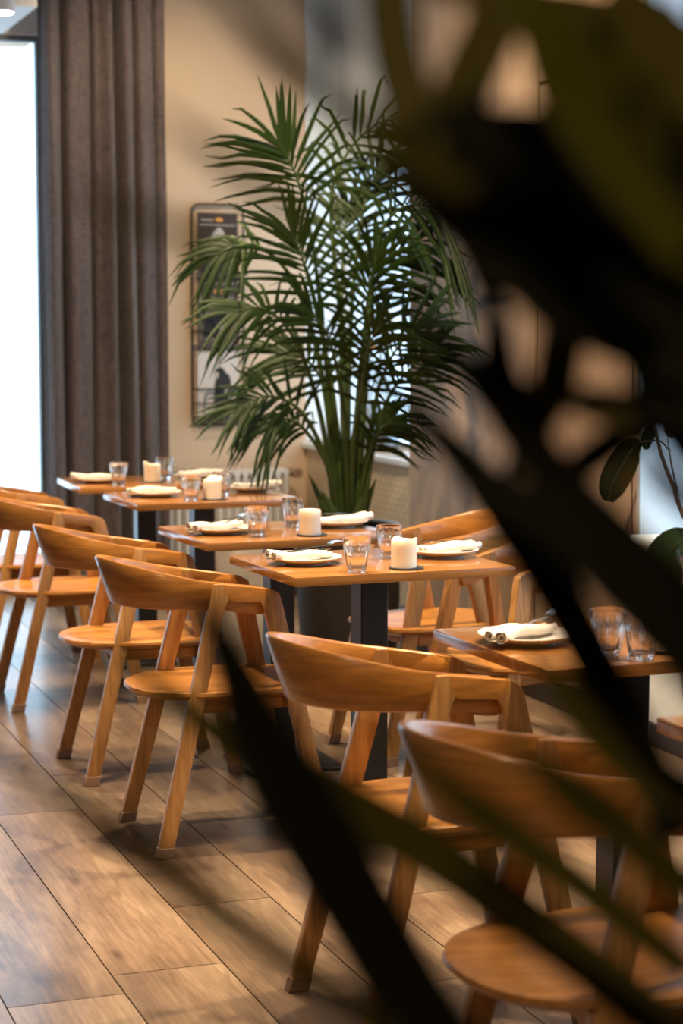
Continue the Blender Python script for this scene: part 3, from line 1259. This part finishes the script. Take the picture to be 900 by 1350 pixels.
Z = TZ
SETS = [  # table, plate L, plate R, glass near, glass far, candle, melted
    (0, (1.782, 7.80), (2.204, 7.84), (1.823, 7.615), (2.078, 7.867), (1.992, 7.735), 1.0),
    (1, (1.840, 7.11), (2.250, 7.20), (1.920, 6.893), (2.085, 7.05), (2.005, 6.900), 1.0),
    (2, (1.708, 5.80), (2.120, 5.87), (1.788, 5.669), (1.982, 5.905), (1.949, 5.640), 0.0),
    (3, (1.711, 4.993), (2.130, 5.020), (1.777, 4.765), (1.970, 5.026), (1.922, 4.796), 0.5),
    (4, (1.715, 3.600), None, (1.800, 3.405), (1.835, 3.335), (1.925, 3.40), 0.5),
]
for ti, pl, pr, g1, g2, cn, melt in SETS:
    on = ORD[ti]
    for side, p in (('aisle', pl), ('wall', pr)):
        if p is None:
            continue
        put('plate', ME_PLATE, f'grey stoneware plate, {side} side of {on}', 'plate', (*p, Z), (0, 0, R.uniform(0, 6)), 'plates set on the tables')
        if side == 'aisle':
            rz = {0: 0.05, 1: 0.2, 2: 0.42, 3: 0.25, 4: 0.5}[ti]
        else:
            rz = {0: 0.2 + PI, 1: 0.25 + PI, 2: 0.2 + PI, 3: 0.25 + PI}[ti]
        put('napkin', ME_NAP[(ti + (side == 'wall')) % 3], f'rolled cream napkin on the plate, {side} side of {on}', 'napkin',
            (p[0] - (0.018 if side == 'aisle' else -0.018), p[1] - 0.012, Z + 0.0125), (0.0, 0.0, rz), 'napkins on the plates')
        fo = 1 if side == 'aisle' else -1
        put('fork', ME_FORK, f'steel fork on the napkin, {side} side of {on}', 'fork',
            (p[0] + 0.030 * fo, p[1] + 0.022, Z + 0.037), (0, -0.06, rz + 0.10 + (0 if fo > 0 else PI) * 0), 'forks on the plates')
        put('spoon', ME_SPOON, f'steel spoon by the fork, {side} side of {on}', 'spoon',
            (p[0] + 0.006 * fo, p[1] + 0.050, Z + 0.020), (0, 0.0, rz - 0.06), 'spoons on the plates')
    put('tumbler', ME_GLASS, f'fluted clear tumbler nearer the aisle on {on}', 'glass', (*g1, Z + 0.0005), (0, 0, R.uniform(0, 6)), 'fluted tumblers on the tables')
    put('tumbler', ME_GLASS, f'fluted clear tumbler beside the candle on {on}', 'glass', (*g2, Z + 0.0005), (0, 0, R.uniform(0, 6)), 'fluted tumblers on the tables')
    bm = bmesh.new()
    lathe(bm, [(0.045, 0.0), (0.047, 0.001), (0.047, 0.004), (0.045, 0.005)], 32)
    tag(link('coaster', bm, 'slate', smooth=40, loc=(cn[0] + 0.008, cn[1] + 0.004, Z)), f'flat black coaster under the candle on {on}', 'coaster', 'black candle coasters')
    ct = thing('pillar_candle', f'short cream pillar candle on {on}', 'candle', (*cn, Z + 0.005), R.uniform(0, 6), 'pillar candles on the tables')
    link('wax', mesh_candle(ti * 3 + 2, melt), 'wax', ct, smooth=60)
    bm = bmesh.new()
    tube(bm, [(0, 0, 0.064), (0.001, 0, 0.07), (0.003, 0.001, 0.077)], 0.0012, 6)
    link('wick', bm, 'wick', ct)

# ------------------------------------------------------------------ lantern and flowers on the far sill
ln = thing('glass_lantern', 'clear glass hurricane lantern on the sill behind the palm', 'lantern', (3.52, 9.05, 0.766))
bm = bmesh.new()
lathe(bm, [(0.066, 0.0), (0.074, 0.004), (0.074, 0.186), (0.073, 0.188), (0.070, 0.186), (0.070, 0.012), (0.03, 0.010)], 36)
link('glass_shade', bm, 'lantern_glass', ln, smooth=50)
bm = bmesh.new()
lathe(bm, [(0.039, 0.0115), (0.04, 0.013), (0.04, 0.098), (0.036, 0.10), (0.01, 0.094)], 28)
link('candle', bm, 'wax', ln, smooth=50)

fv = thing('flower_vase', 'grey vase of cream and orange blossoms half hidden behind the palm leaves', 'vase', (3.52, 9.28, 0.766))
bm = bmesh.new()
lathe(bm, [(0.03, 0.0), (0.045, 0.03), (0.05, 0.08), (0.03, 0.15), (0.022, 0.18), (0.026, 0.2), (0.020, 0.2)], 24)
link('vessel', bm, 'ceramic_grey', fv, smooth=50)
for k, (dx, dy, dz, mt) in enumerate([(0.0, -0.34, 0.55, 'blossom_cream'), (0.02, -0.26, 0.63, 'blossom_cream'), (0.01, -0.04, 0.50, 'blossom_orange'), (-0.03, -0.36, 0.66, 'blossom_cream'), (0.03, 0.1, 0.56, 'blossom_orange')]):
    bm = bmesh.new()
    tube(bm, cat([(0, 0, 0.18), (dx * .3, dy * .35, 0.36), (dx, dy, dz)], 8), 0.003, 5)
    st = link('stem', bm, 'stem_brown', fv, smooth=60)
    bm = bmesh.new()
    for q in range(9):
        a = 2.4 * q
        el = 0.3 + 0.12 * q
        d = Vector((math.cos(a) * math.cos(el), math.sin(a) * math.cos(el), math.sin(el))) * 0.035
        c0 = Vector((dx, dy, dz))
        blade(bm, [c0, c0 + d * 0.6, c0 + d * 1.1], 0.03, Vector((0, 0, 1)), 0.3, 0.001, prof=lambda f: 0.3 + 0.7 * math.sin(PI * min(.95, f + .1)))
    bl = link('blossom', bm, mt, st, smooth=60)

# ------------------------------------------------------------------ plant on the near sill
rp = thing('rubber_plant', 'dark broad leaved plant reaching in from the right before the grey window recess', 'plant', (3.32, 5.30, 0.695))
bm = bmesh.new()
lathe(bm, [(0.07, 0.0), (0.09, 0.02), (0.105, 0.16), (0.112, 0.165), (0.112, 0.18), (0.1, 0.18), (0.098, 0.165), (0.02, 0.165)], 32)
link('pot', bm, 'ceramic_grey', rp, smooth=45)
base = Vector((3.32, 5.30, 0.695))


def rl(p):
    return Vector(p) - base


bm = bmesh.new()
tube(bm, cat([(0, 0, 0.16), rl((3.2, 5.48, 0.76)), rl((3.18, 5.57, 0.86)), rl((3.18, 5.66, 0.967)), rl((3.18, 5.71, 1.064)), rl((3.18, 5.75, 1.12))], 16), lambda f: 0.009 - 0.004 * f, 8)
link('stem', bm, 'stem_brown', rp, smooth=60)
bm = bmesh.new()
tube(bm, cat([rl((3.185, 5.55, 0.83)), rl((3.18, 5.59, 0.93)), rl((3.18, 5.62, 1.03))], 8), lambda f: 0.004 - 0.002 * f, 6)
link('stem', bm, 'stem_brown', rp, smooth=60)


def bigleaf(pts, w, nrm):
    bm = bmesh.new()
    P = cat([rl(p) for p in pts], 14)
    blade(bm, P, w, Vector(nrm), 0.22, 0.0012, prof=lambda f: max(0.05, math.sin(PI * (0.03 + 0.92 * f)) ** 0.62))
    o = link('leaf', bm, 'rubber_leaf', rp, smooth=80)
    bm = bmesh.new()
    tube(bm, [p - Vector((0.0015, 0.0015, -0.0012)) for p in P], 0.0022, 5)
    link('midrib', bm, 'rubber_vein', o, smooth=60)


VN = (-0.45, -0.85, 0.25)
bm = bmesh.new()
tube(bm, cat([rl((3.18, 5.60, 0.985)), rl((3.16, 5.64, 1.018)), rl((3.12, 5.69, 1.012))], 8), 0.003, 6)
link('petiole', bm, 'stem_brown', rp, smooth=60)
bigleaf([(3.12, 5.69, 1.012), (3.11, 5.735, 0.985), (3.10, 5.79, 0.92), (3.095, 5.845, 0.85), (3.095, 5.87, 0.80)], 0.105, VN)
bigleaf([(3.18, 5.71, 1.07), (3.17, 5.72, 1.05), (3.155, 5.715, 1.02), (3.15, 5.71, 0.985)], 0.045, VN)
bigleaf([(3.14, 5.37, 0.715), (3.11, 5.42, 0.70), (3.09, 5.45, 0.65), (3.08, 5.46, 0.58), (3.07, 5.46, 0.50)], 0.15, (-0.6, -0.5, 0.6))
bigleaf([(3.2, 5.84, 1.15), (3.2, 5.76, 1.18), (3.18, 5.66, 1.17), (3.17, 5.56, 1.12)], 0.07, VN)
bigleaf([(3.2, 5.64, 1.03), (3.18, 5.58, 1.07), (3.17, 5.50, 1.06), (3.16, 5.42, 1.02)], 0.07, VN)

# ------------------------------------------------------------------ tall kentia palm
PC = Vector((2.68, 7.28, 0.0))
kp = thing('kentia_palm', 'tall feathery palm standing in a dark planter before the far right window', 'palm', PC)
bm = bmesh.new()
lathe(bm, [(0.15, 0.0), (0.19, 0.03), (0.205, 0.3), (0.205, 0.57), (0.19, 0.57), (0.185, 0.52), (0.05, 0.52)], 40)
link('planter', bm, 'planter_dark', kp, smooth=45)
bm = bmesh.new()
lathe(bm, [(0.187, 0.572), (0.209, 0.572), (0.211, 0.585), (0.207, 0.6), (0.19, 0.6), (0.187, 0.59)], 40, cap=False)
link('rim', bm, 'planter_rim', kp, smooth=45)
bm = bmesh.new()
lathe(bm, [(0.186, 0.53), (0.186, 0.55), (0.1, 0.565), (0.02, 0.56)], 32)
link('soil', bm, 'soil', kp, smooth=60)
AX = Vector((math.cos(YAW), -math.sin(YAW), 0))     # the palm fans out mostly in this upright plane
AF = Vector((math.sin(YAW), math.cos(YAW), 0))


def pp(a, h, d):
    return AX * a + AF * d + Vector((0, 0, h))


# each frond: (lateral, height, depth) along the rachis, leaflet length, start of leaflets, droop
FR = [
    ([(-0.021, 0.560, 0.00), (-0.081, 1.157, -0.05), (-0.136, 1.669, -0.10), (-0.196, 1.940, -0.20), (-0.262, 2.073, -0.28)], 0.36, 0.66, 0.25),
    ([(0.000, 0.560, 0.00), (-0.015, 1.217, 0.00), (-0.069, 1.790, 0.00), (-0.045, 1.986, -0.03), (0.075, 2.145, -0.08), (0.250, 2.181, -0.30)], 0.36, 0.52, 0.55),
    ([(0.030, 0.560, 0.00), (0.069, 1.217, 0.00), (0.105, 1.669, -0.01), (0.172, 1.820, -0.07), (0.286, 1.856, -0.19), (0.364, 1.784, -0.26)], 0.33, 0.52, 0.55),
    ([(-0.039, 0.560, 0.00), (-0.099, 1.157, -0.06), (-0.202, 1.534, -0.14), (-0.331, 1.684, -0.22), (-0.43, 1.69, -0.28), (-0.50, 1.66, -0.30)], 0.20, 0.62, 0.60),
    ([(-0.045, 0.560, 0.00), (-0.111, 1.037, -0.10), (-0.211, 1.338, -0.20), (-0.322, 1.452, -0.30), (-0.437, 1.443, -0.36)], 0.23, 0.58, 0.45),
    ([(-0.027, 0.560, 0.00), (-0.099, 0.886, -0.10), (-0.196, 1.067, -0.20), (-0.316, 1.121, -0.28), (-0.422, 1.073, -0.34)], 0.21, 0.46, 0.30),
    ([(0.030, 0.560, 0.00), (0.087, 0.977, -0.04), (0.130, 1.187, -0.11), (0.202, 1.323, -0.21), (0.286, 1.398, -0.34)], 0.32, 0.46, 0.10),
    ([(0.045, 0.560, 0.00), (0.099, 0.916, -0.03), (0.160, 1.112, -0.08), (0.250, 1.233, -0.16), (0.334, 1.302, -0.24)], 0.26, 0.46, 0.30),
    ([(-0.003, 0.560, 0.00), (0.000, 1.217, 0.06), (0.030, 1.669, 0.12), (0.075, 1.910, 0.16), (0.142, 2.061, 0.18)], 0.37, 0.50, 0.40),
    ([(0.015, 0.560, 0.00), (0.054, 1.217, 0.03), (0.087, 1.504, 0.02), (0.160, 1.654, -0.03), (0.271, 1.714, -0.12)], 0.35, 0.48, 0.50),
    ([(-0.021, 0.560, 0.00), (-0.060, 1.097, -0.06), (-0.130, 1.458, -0.14), (-0.178, 1.639, -0.20), (-0.220, 1.745, -0.25)], 0.33, 0.50, 0.25),
    ([(-0.003, 0.560, 0.00), (-0.015, 0.977, -0.12), (-0.045, 1.217, -0.24), (-0.090, 1.368, -0.33), (-0.157, 1.452, -0.40)], 0.28, 0.46, 0.30),
    ([(0.009, 0.560, 0.00), (0.015, 0.916, -0.12), (0.051, 1.157, -0.24), (0.075, 1.308, -0.33), (0.123, 1.404, -0.40)], 0.31, 0.42, 0.55),
    ([(0.003, 0.560, 0.00), (0.030, 1.037, -0.06), (0.057, 1.338, -0.14), (0.075, 1.519, -0.20), (0.105, 1.654, -0.25)], 0.35, 0.46, 0.40),
    ([(-0.015, 0.560, 0.00), (-0.045, 0.977, 0.03), (-0.099, 1.157, 0.05), (-0.181, 1.260, 0.06), (-0.280, 1.278, 0.06)], 0.29, 0.46, 0.40),
    ([(-0.027, 0.560, 0.00), (-0.081, 0.826, -0.08), (-0.166, 0.977, -0.16), (-0.241, 1.031, -0.22), (-0.310, 1.001, -0.26)], 0.17, 0.50, 0.90),
    ([(0.015, 0.560, 0.00), (0.069, 0.841, -0.04), (0.111, 0.961, -0.08), (0.166, 1.022, -0.10)], 0.22, 0.45, 0.50),
    ([(-0.009, 0.560, 0.00), (-0.030, 1.308, 0.10), (-0.021, 1.699, 0.20), (0.003, 1.886, 0.24)], 0.36, 0.50, 0.30),
]
rp2 = random.Random(11)
big = 0
for fi, (pts, LL, t0, droop) in enumerate(FR):
    C = cat([pp(a, h, d) for a, h, d in pts], 26)
    bm = bmesh.new()
    tube(bm, C, lambda f: 0.011 * (1 - f) + 0.0022, 7)
    fr = link('frond', bm, 'palm_stem', kp, smooth=60)
    NL = 14
    bmj = bmesh.new()
    for k in range(NL):
        f = t0 + (1 - t0) * (k / (NL - 1)) ** 0.9
        q = f * 25
        i = min(int(q), 24)
        p = C[i].lerp(C[i + 1], q - i)
        tn = (C[min(i + 2, 25)] - C[max(i - 1, 0)]).normalized()
        for s in (-1, 1):
            if k == NL - 1 and s > 0:
                continue
            side = tn.cross((AF + Vector((0, 0, -0.35))).normalized())
            if side.length < .1:
                side = AX.copy()
            side.normalize()
            # leaflets open mostly sideways, some towards the viewer
            up = side.cross(tn).normalized()
            ang = math.radians(66 - 54 * (k / (NL - 1)) + rp2.uniform(-8, 8))
            roll = rp2.uniform(-0.35, 0.5)
            sd = (side * s * math.cos(roll) + up * math.sin(roll)).normalized()
            dr = tn * math.cos(ang) + sd * math.sin(ang)
            ln_ = 1.12 * LL * (0.72 + 0.28 * math.sin(PI * (k + 2) / (NL + 3))) * rp2.uniform(.85, 1.08)
            P = []
            for j in range(6):
                u = j / 5
                P.append(p + dr * ln_ * u + Vector((0, 0, -1)) * (droop * rp2.uniform(.8, 1.2) * ln_ * u ** 2.2) + sd * 0.01 * u)
            for q_ in P:
                over = (PC.x + q_.x) - 3.125
                if over > 0 and PC.y + q_.y < 7.84:
                    q_ -= AF * (over / AF.x) * 0.8
                    q_.x = min(q_.x, 3.128 - PC.x)
            w = rp2.uniform(.016, .024)
            pf = (lambda v: max(0.05, min(1, 0.35 + 3.2 * v) * (1 - v ** 2.2) ** 0.8))
            if k % 5 in (0, 1, 3):
                big += 1
                if big <= 298:
                    bl = bmesh.new()
                    blade(bl, P, w, up, 0.3, 0.0005, prof=pf)
                    link('leaflet', bl, 'palm_leaf', fr, smooth=80)
                    continue
            blade(bmj, P, w, up, 0.3, 0.0005, prof=pf)
    o = link('leaflets', bmj, 'palm_leaf', fr, smooth=80)
    o['kind'] = 'stuff'
# short sheaths at the soil
for a, h, lean in ((-0.16, .80, -.0), (0.11, .78, .02), (-0.11, .74, -.05), (0.06, .72, -.08)):
    bm = bmesh.new()
    P = cat([pp(a * .35, .55, lean), pp(a * .6, .66, lean), pp(a, h, lean)], 7)
    blade(bm, P, 0.05, AF, 0.4, 0.002, prof=lambda v: max(0.05, (1 - v) ** .6))
    link('sheath', bm, 'palm_stem', kp, smooth=80)

# ------------------------------------------------------------------ close palm between the camera and the tables
LEAFLETS = [
    ([(0.2096, 0.7466, 1.303), (0.2249, 0.7486, 1.2726), (0.2411, 0.7494, 1.2352), (0.2616, 0.7488, 1.1985), (0.2834, 0.7475, 1.1594), (0.3074, 0.7451, 1.1178), (0.3355, 0.7411, 1.0753)], 0.0353, 0),
    ([(0.1917, 0.8138, 1.2704), (0.2181, 0.8124, 1.2457), (0.2451, 0.8109, 1.2238), (0.2729, 0.8099, 1.2082), (0.3013, 0.8084, 1.1905), (0.3334, 0.8053, 1.1708), (0.3692, 0.8002, 1.1437), (0.4089, 0.7931, 1.1126), (0.4559, 0.7825, 1.0719)], 0.0253, 1),
    ([(0.1019, 0.6748, 1.2641), (0.1383, 0.6848, 1.2412), (0.1716, 0.6956, 1.2152), (0.2094, 0.704, 1.1817), (0.2437, 0.7143, 1.1533), (0.2853, 0.7209, 1.116)], 0.0132, 1),
    ([(0.3254, 0.8632, 1.3889), (0.3542, 0.8575, 1.3618), (0.3773, 0.8543, 1.339), (0.4021, 0.8495, 1.3064), (0.4231, 0.846, 1.2729), (0.4446, 0.8416, 1.2327), (0.4642, 0.8381, 1.1941), (0.4841, 0.8344, 1.1549)], 0.0243, 0),
    ([(0.3055, 0.7398, 1.3668), (0.3322, 0.7381, 1.3412), (0.3657, 0.7348, 1.3244), (0.3965, 0.7312, 1.2945), (0.4219, 0.7298, 1.2671), (0.4448, 0.7296, 1.2423)], 0.027, 0),
    ([(0.2944, 0.7718, 1.4292), (0.3257, 0.7696, 1.4005), (0.3483, 0.7713, 1.3785), (0.3664, 0.775, 1.3599), (0.3846, 0.7785, 1.3405), (0.407, 0.7805, 1.3209), (0.4296, 0.7826, 1.3025), (0.4625, 0.7799, 1.2743)], 0.0207, 0),
    ([(0.2707, 0.7098, 1.4696), (0.3051, 0.7085, 1.45), (0.3377, 0.7079, 1.4296), (0.3713, 0.7072, 1.4116), (0.4175, 0.7016, 1.3915)], 0.0338, 0),
    ([(0.2963, 0.7344, 1.4871), (0.3339, 0.7441, 1.4723), (0.3787, 0.7492, 1.4389), (0.4439, 0.7464, 1.4003)], 0.0317, 0),
    ([(0.3091, 0.7254, 1.4463), (0.3304, 0.7293, 1.4147), (0.3388, 0.7382, 1.3851), (0.3572, 0.7433, 1.3554), (0.3852, 0.745, 1.326), (0.4277, 0.7406, 1.2884)], 0.0197, 0),
    ([(0.3686, 0.8188, 1.3196), (0.3818, 0.8065, 1.3499), (0.3906, 0.7955, 1.3778), (0.3935, 0.7868, 1.4068), (0.4131, 0.7735, 1.4501), (0.4343, 0.7585, 1.4825)], 0.0211, 1),
    ([(0.3966, 0.7557, 1.4264), (0.4127, 0.7506, 1.4003), (0.4257, 0.7464, 1.3708), (0.448, 0.7384, 1.3377)], 0.0296, 0),
    ([(0.3673, 0.6896, 1.5101), (0.3953, 0.709, 1.4865), (0.4361, 0.7229, 1.4545)], 0.0295, 1),
    ([(0.3657, 0.7731, 1.3838), (0.3918, 0.7626, 1.374), (0.415, 0.7538, 1.3707), (0.4489, 0.7408, 1.3641)], 0.0172, 1),
    ([(0.4142, 0.7614, 1.4397), (0.4256, 0.7541, 1.4101), (0.4323, 0.7482, 1.3772), (0.4542, 0.7361, 1.3377)], 0.0298, 0),
    ([(0.279, 0.6766, 1.4881), (0.3493, 0.6919, 1.4704), (0.4253, 0.7049, 1.4503)], 0.0355, 0),
    ([(0.3295, 0.6981, 1.4601), (0.3737, 0.7127, 1.4468), (0.4349, 0.7196, 1.4196)], 0.0338, 0),
    ([(0.32, 0.7002, 1.5494), (0.3475, 0.704, 1.511), (0.3759, 0.7079, 1.4768), (0.4191, 0.7059, 1.438)], 0.0374, 2),
    ([(0.3725, 0.7131, 1.549), (0.3935, 0.7131, 1.5202), (0.4267, 0.7087, 1.4906)], 0.0399, 1),
    ([(0.3102, 0.7471, 1.4535), (0.3184, 0.7477, 1.4875), (0.333, 0.746, 1.5216), (0.3501, 0.7437, 1.5587)], 0.0243, 1),
    ([(0.3066, 0.7273, 1.4554), (0.301, 0.7397, 1.4863), (0.2965, 0.7517, 1.5176), (0.296, 0.7634, 1.5588)], 0.0234, 1),
    ([(0.2935, 0.6554, 1.5401), (0.3162, 0.6582, 1.5176), (0.3339, 0.662, 1.4886), (0.3576, 0.6639, 1.4614), (0.3819, 0.6658, 1.4362)], 0.0237, 2),
    ([(0.2019, 0.6203, 1.4992), (0.228, 0.6304, 1.4829), (0.2506, 0.6424, 1.4719), (0.2856, 0.6495, 1.4561)], 0.0104, 1),
    ([(0.2198, 0.6378, 1.525), (0.2326, 0.653, 1.5101), (0.2437, 0.6697, 1.5036)], 0.0106, 1),
    ([(0.3117, 0.7564, 1.5464), (0.3406, 0.745, 1.5386), (0.3756, 0.7318, 1.534), (0.4219, 0.7137, 1.5216)], 0.0199, 1),
    ([(0.3694, 0.7832, 1.4924), (0.3853, 0.7908, 1.4504), (0.3967, 0.801, 1.417), (0.4055, 0.8127, 1.3893)], 0.017, 0),
    ([(0.159, 0.5514, 1.5097), (0.1799, 0.5636, 1.4942), (0.1999, 0.5766, 1.4832), (0.2242, 0.5879, 1.4712)], 0.0101, 1),
    ([(0.1423, 0.5535, 1.4718), (0.172, 0.5733, 1.4568), (0.2027, 0.5925, 1.4412)], 0.0078, 1),
    ([(0.1159, 0.5606, 1.4479), (0.1477, 0.5803, 1.4397), (0.1775, 0.6007, 1.4321)], 0.0073, 1),
    ([(0.288, 0.7545, 1.242), (0.3228, 0.7546, 1.2114), (0.3519, 0.7577, 1.1881), (0.3957, 0.7543, 1.1547), (0.4403, 0.7501, 1.1172)], 0.0172, 1),
    ([(0.3358, 0.7367, 1.2388), (0.3724, 0.7419, 1.2108), (0.4048, 0.7489, 1.1858), (0.4478, 0.7506, 1.1479)], 0.0192, 1),
    ([(0.3764, 0.7944, 1.3182), (0.3954, 0.7949, 1.3376), (0.4177, 0.7938, 1.353), (0.4434, 0.7912, 1.3669), (0.476, 0.7863, 1.3823)], 0.0166, 0),
    ([(0.4358, 0.7987, 1.3614), (0.448, 0.7914, 1.3335), (0.4736, 0.7799, 1.3126)], 0.0119, 0),
    ([(0.3619, 0.7628, 1.272), (0.3901, 0.7669, 1.2391), (0.4225, 0.7697, 1.2084), (0.4595, 0.7719, 1.1872)], 0.0218, 1),
    ([(0.3379, 0.7683, 1.4455), (0.3657, 0.7664, 1.4215), (0.3944, 0.765, 1.4062), (0.4486, 0.7536, 1.3835)], 0.0217, 1),
    ([(0.3479, 0.7315, 1.537), (0.3835, 0.7334, 1.5254), (0.4379, 0.7278, 1.5085)], 0.0263, 1),
]
RACHIS =  [(0.3475, 0.7676, 1.0633), (0.3862, 0.7552, 1.0802), (0.4326, 0.7391, 1.0869), (0.4521, 0.7383, 1.1475), (0.4624, 0.7417, 1.2148), (0.4612, 0.7484, 1.2754), (0.4601, 0.7552, 1.3361), (0.4607, 0.7617, 1.4), (0.464, 0.7657, 1.4505), (0.4613, 0.7731, 1.5112), (0.4475, 0.7845, 1.5718)]

NP = thing('potted_palm', 'dark blurred palm close to the camera, its long leaves crossing the picture', 'palm', (0.62, 0.70, 0.0))
nb = Vector((0.62, 0.70, 0.0))
bm = bmesh.new()
lathe(bm, [(0.12, 0.0), (0.15, 0.02), (0.18, 0.36), (0.185, 0.38), (0.165, 0.38), (0.16, 0.33), (0.03, 0.33)], 36)
link('pot', bm, 'planter_dark', NP, smooth=45)
# arching rachis carrying the leaflets, rooted in the pot
rc = [Vector((0, 0, 0.33)), Vector((-0.10, 0.02, 0.62)), Vector((-0.2, 0.03, 0.9))] + [Vector(p) - nb for p in RACHIS]
bm = bmesh.new()
tube(bm, cat(rc, 60), lambda f: 0.008 * (1 - f) + 0.002, 8)
link('rachis', bm, 'near_leaf_shaded', NP, smooth=60)
VIEW = Vector((math.sin(YAW), math.cos(YAW), -0.1)).normalized()
rq = random.Random(3)
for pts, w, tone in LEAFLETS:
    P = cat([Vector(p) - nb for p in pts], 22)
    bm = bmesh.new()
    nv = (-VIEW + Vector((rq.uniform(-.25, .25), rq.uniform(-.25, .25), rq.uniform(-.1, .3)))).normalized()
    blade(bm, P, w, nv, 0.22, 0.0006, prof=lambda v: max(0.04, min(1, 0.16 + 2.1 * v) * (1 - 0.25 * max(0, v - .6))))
    link('leaflet', bm, ('near_leaf_shaded', 'near_leaf_olive', 'near_leaf_lit')[tone], NP, smooth=80)
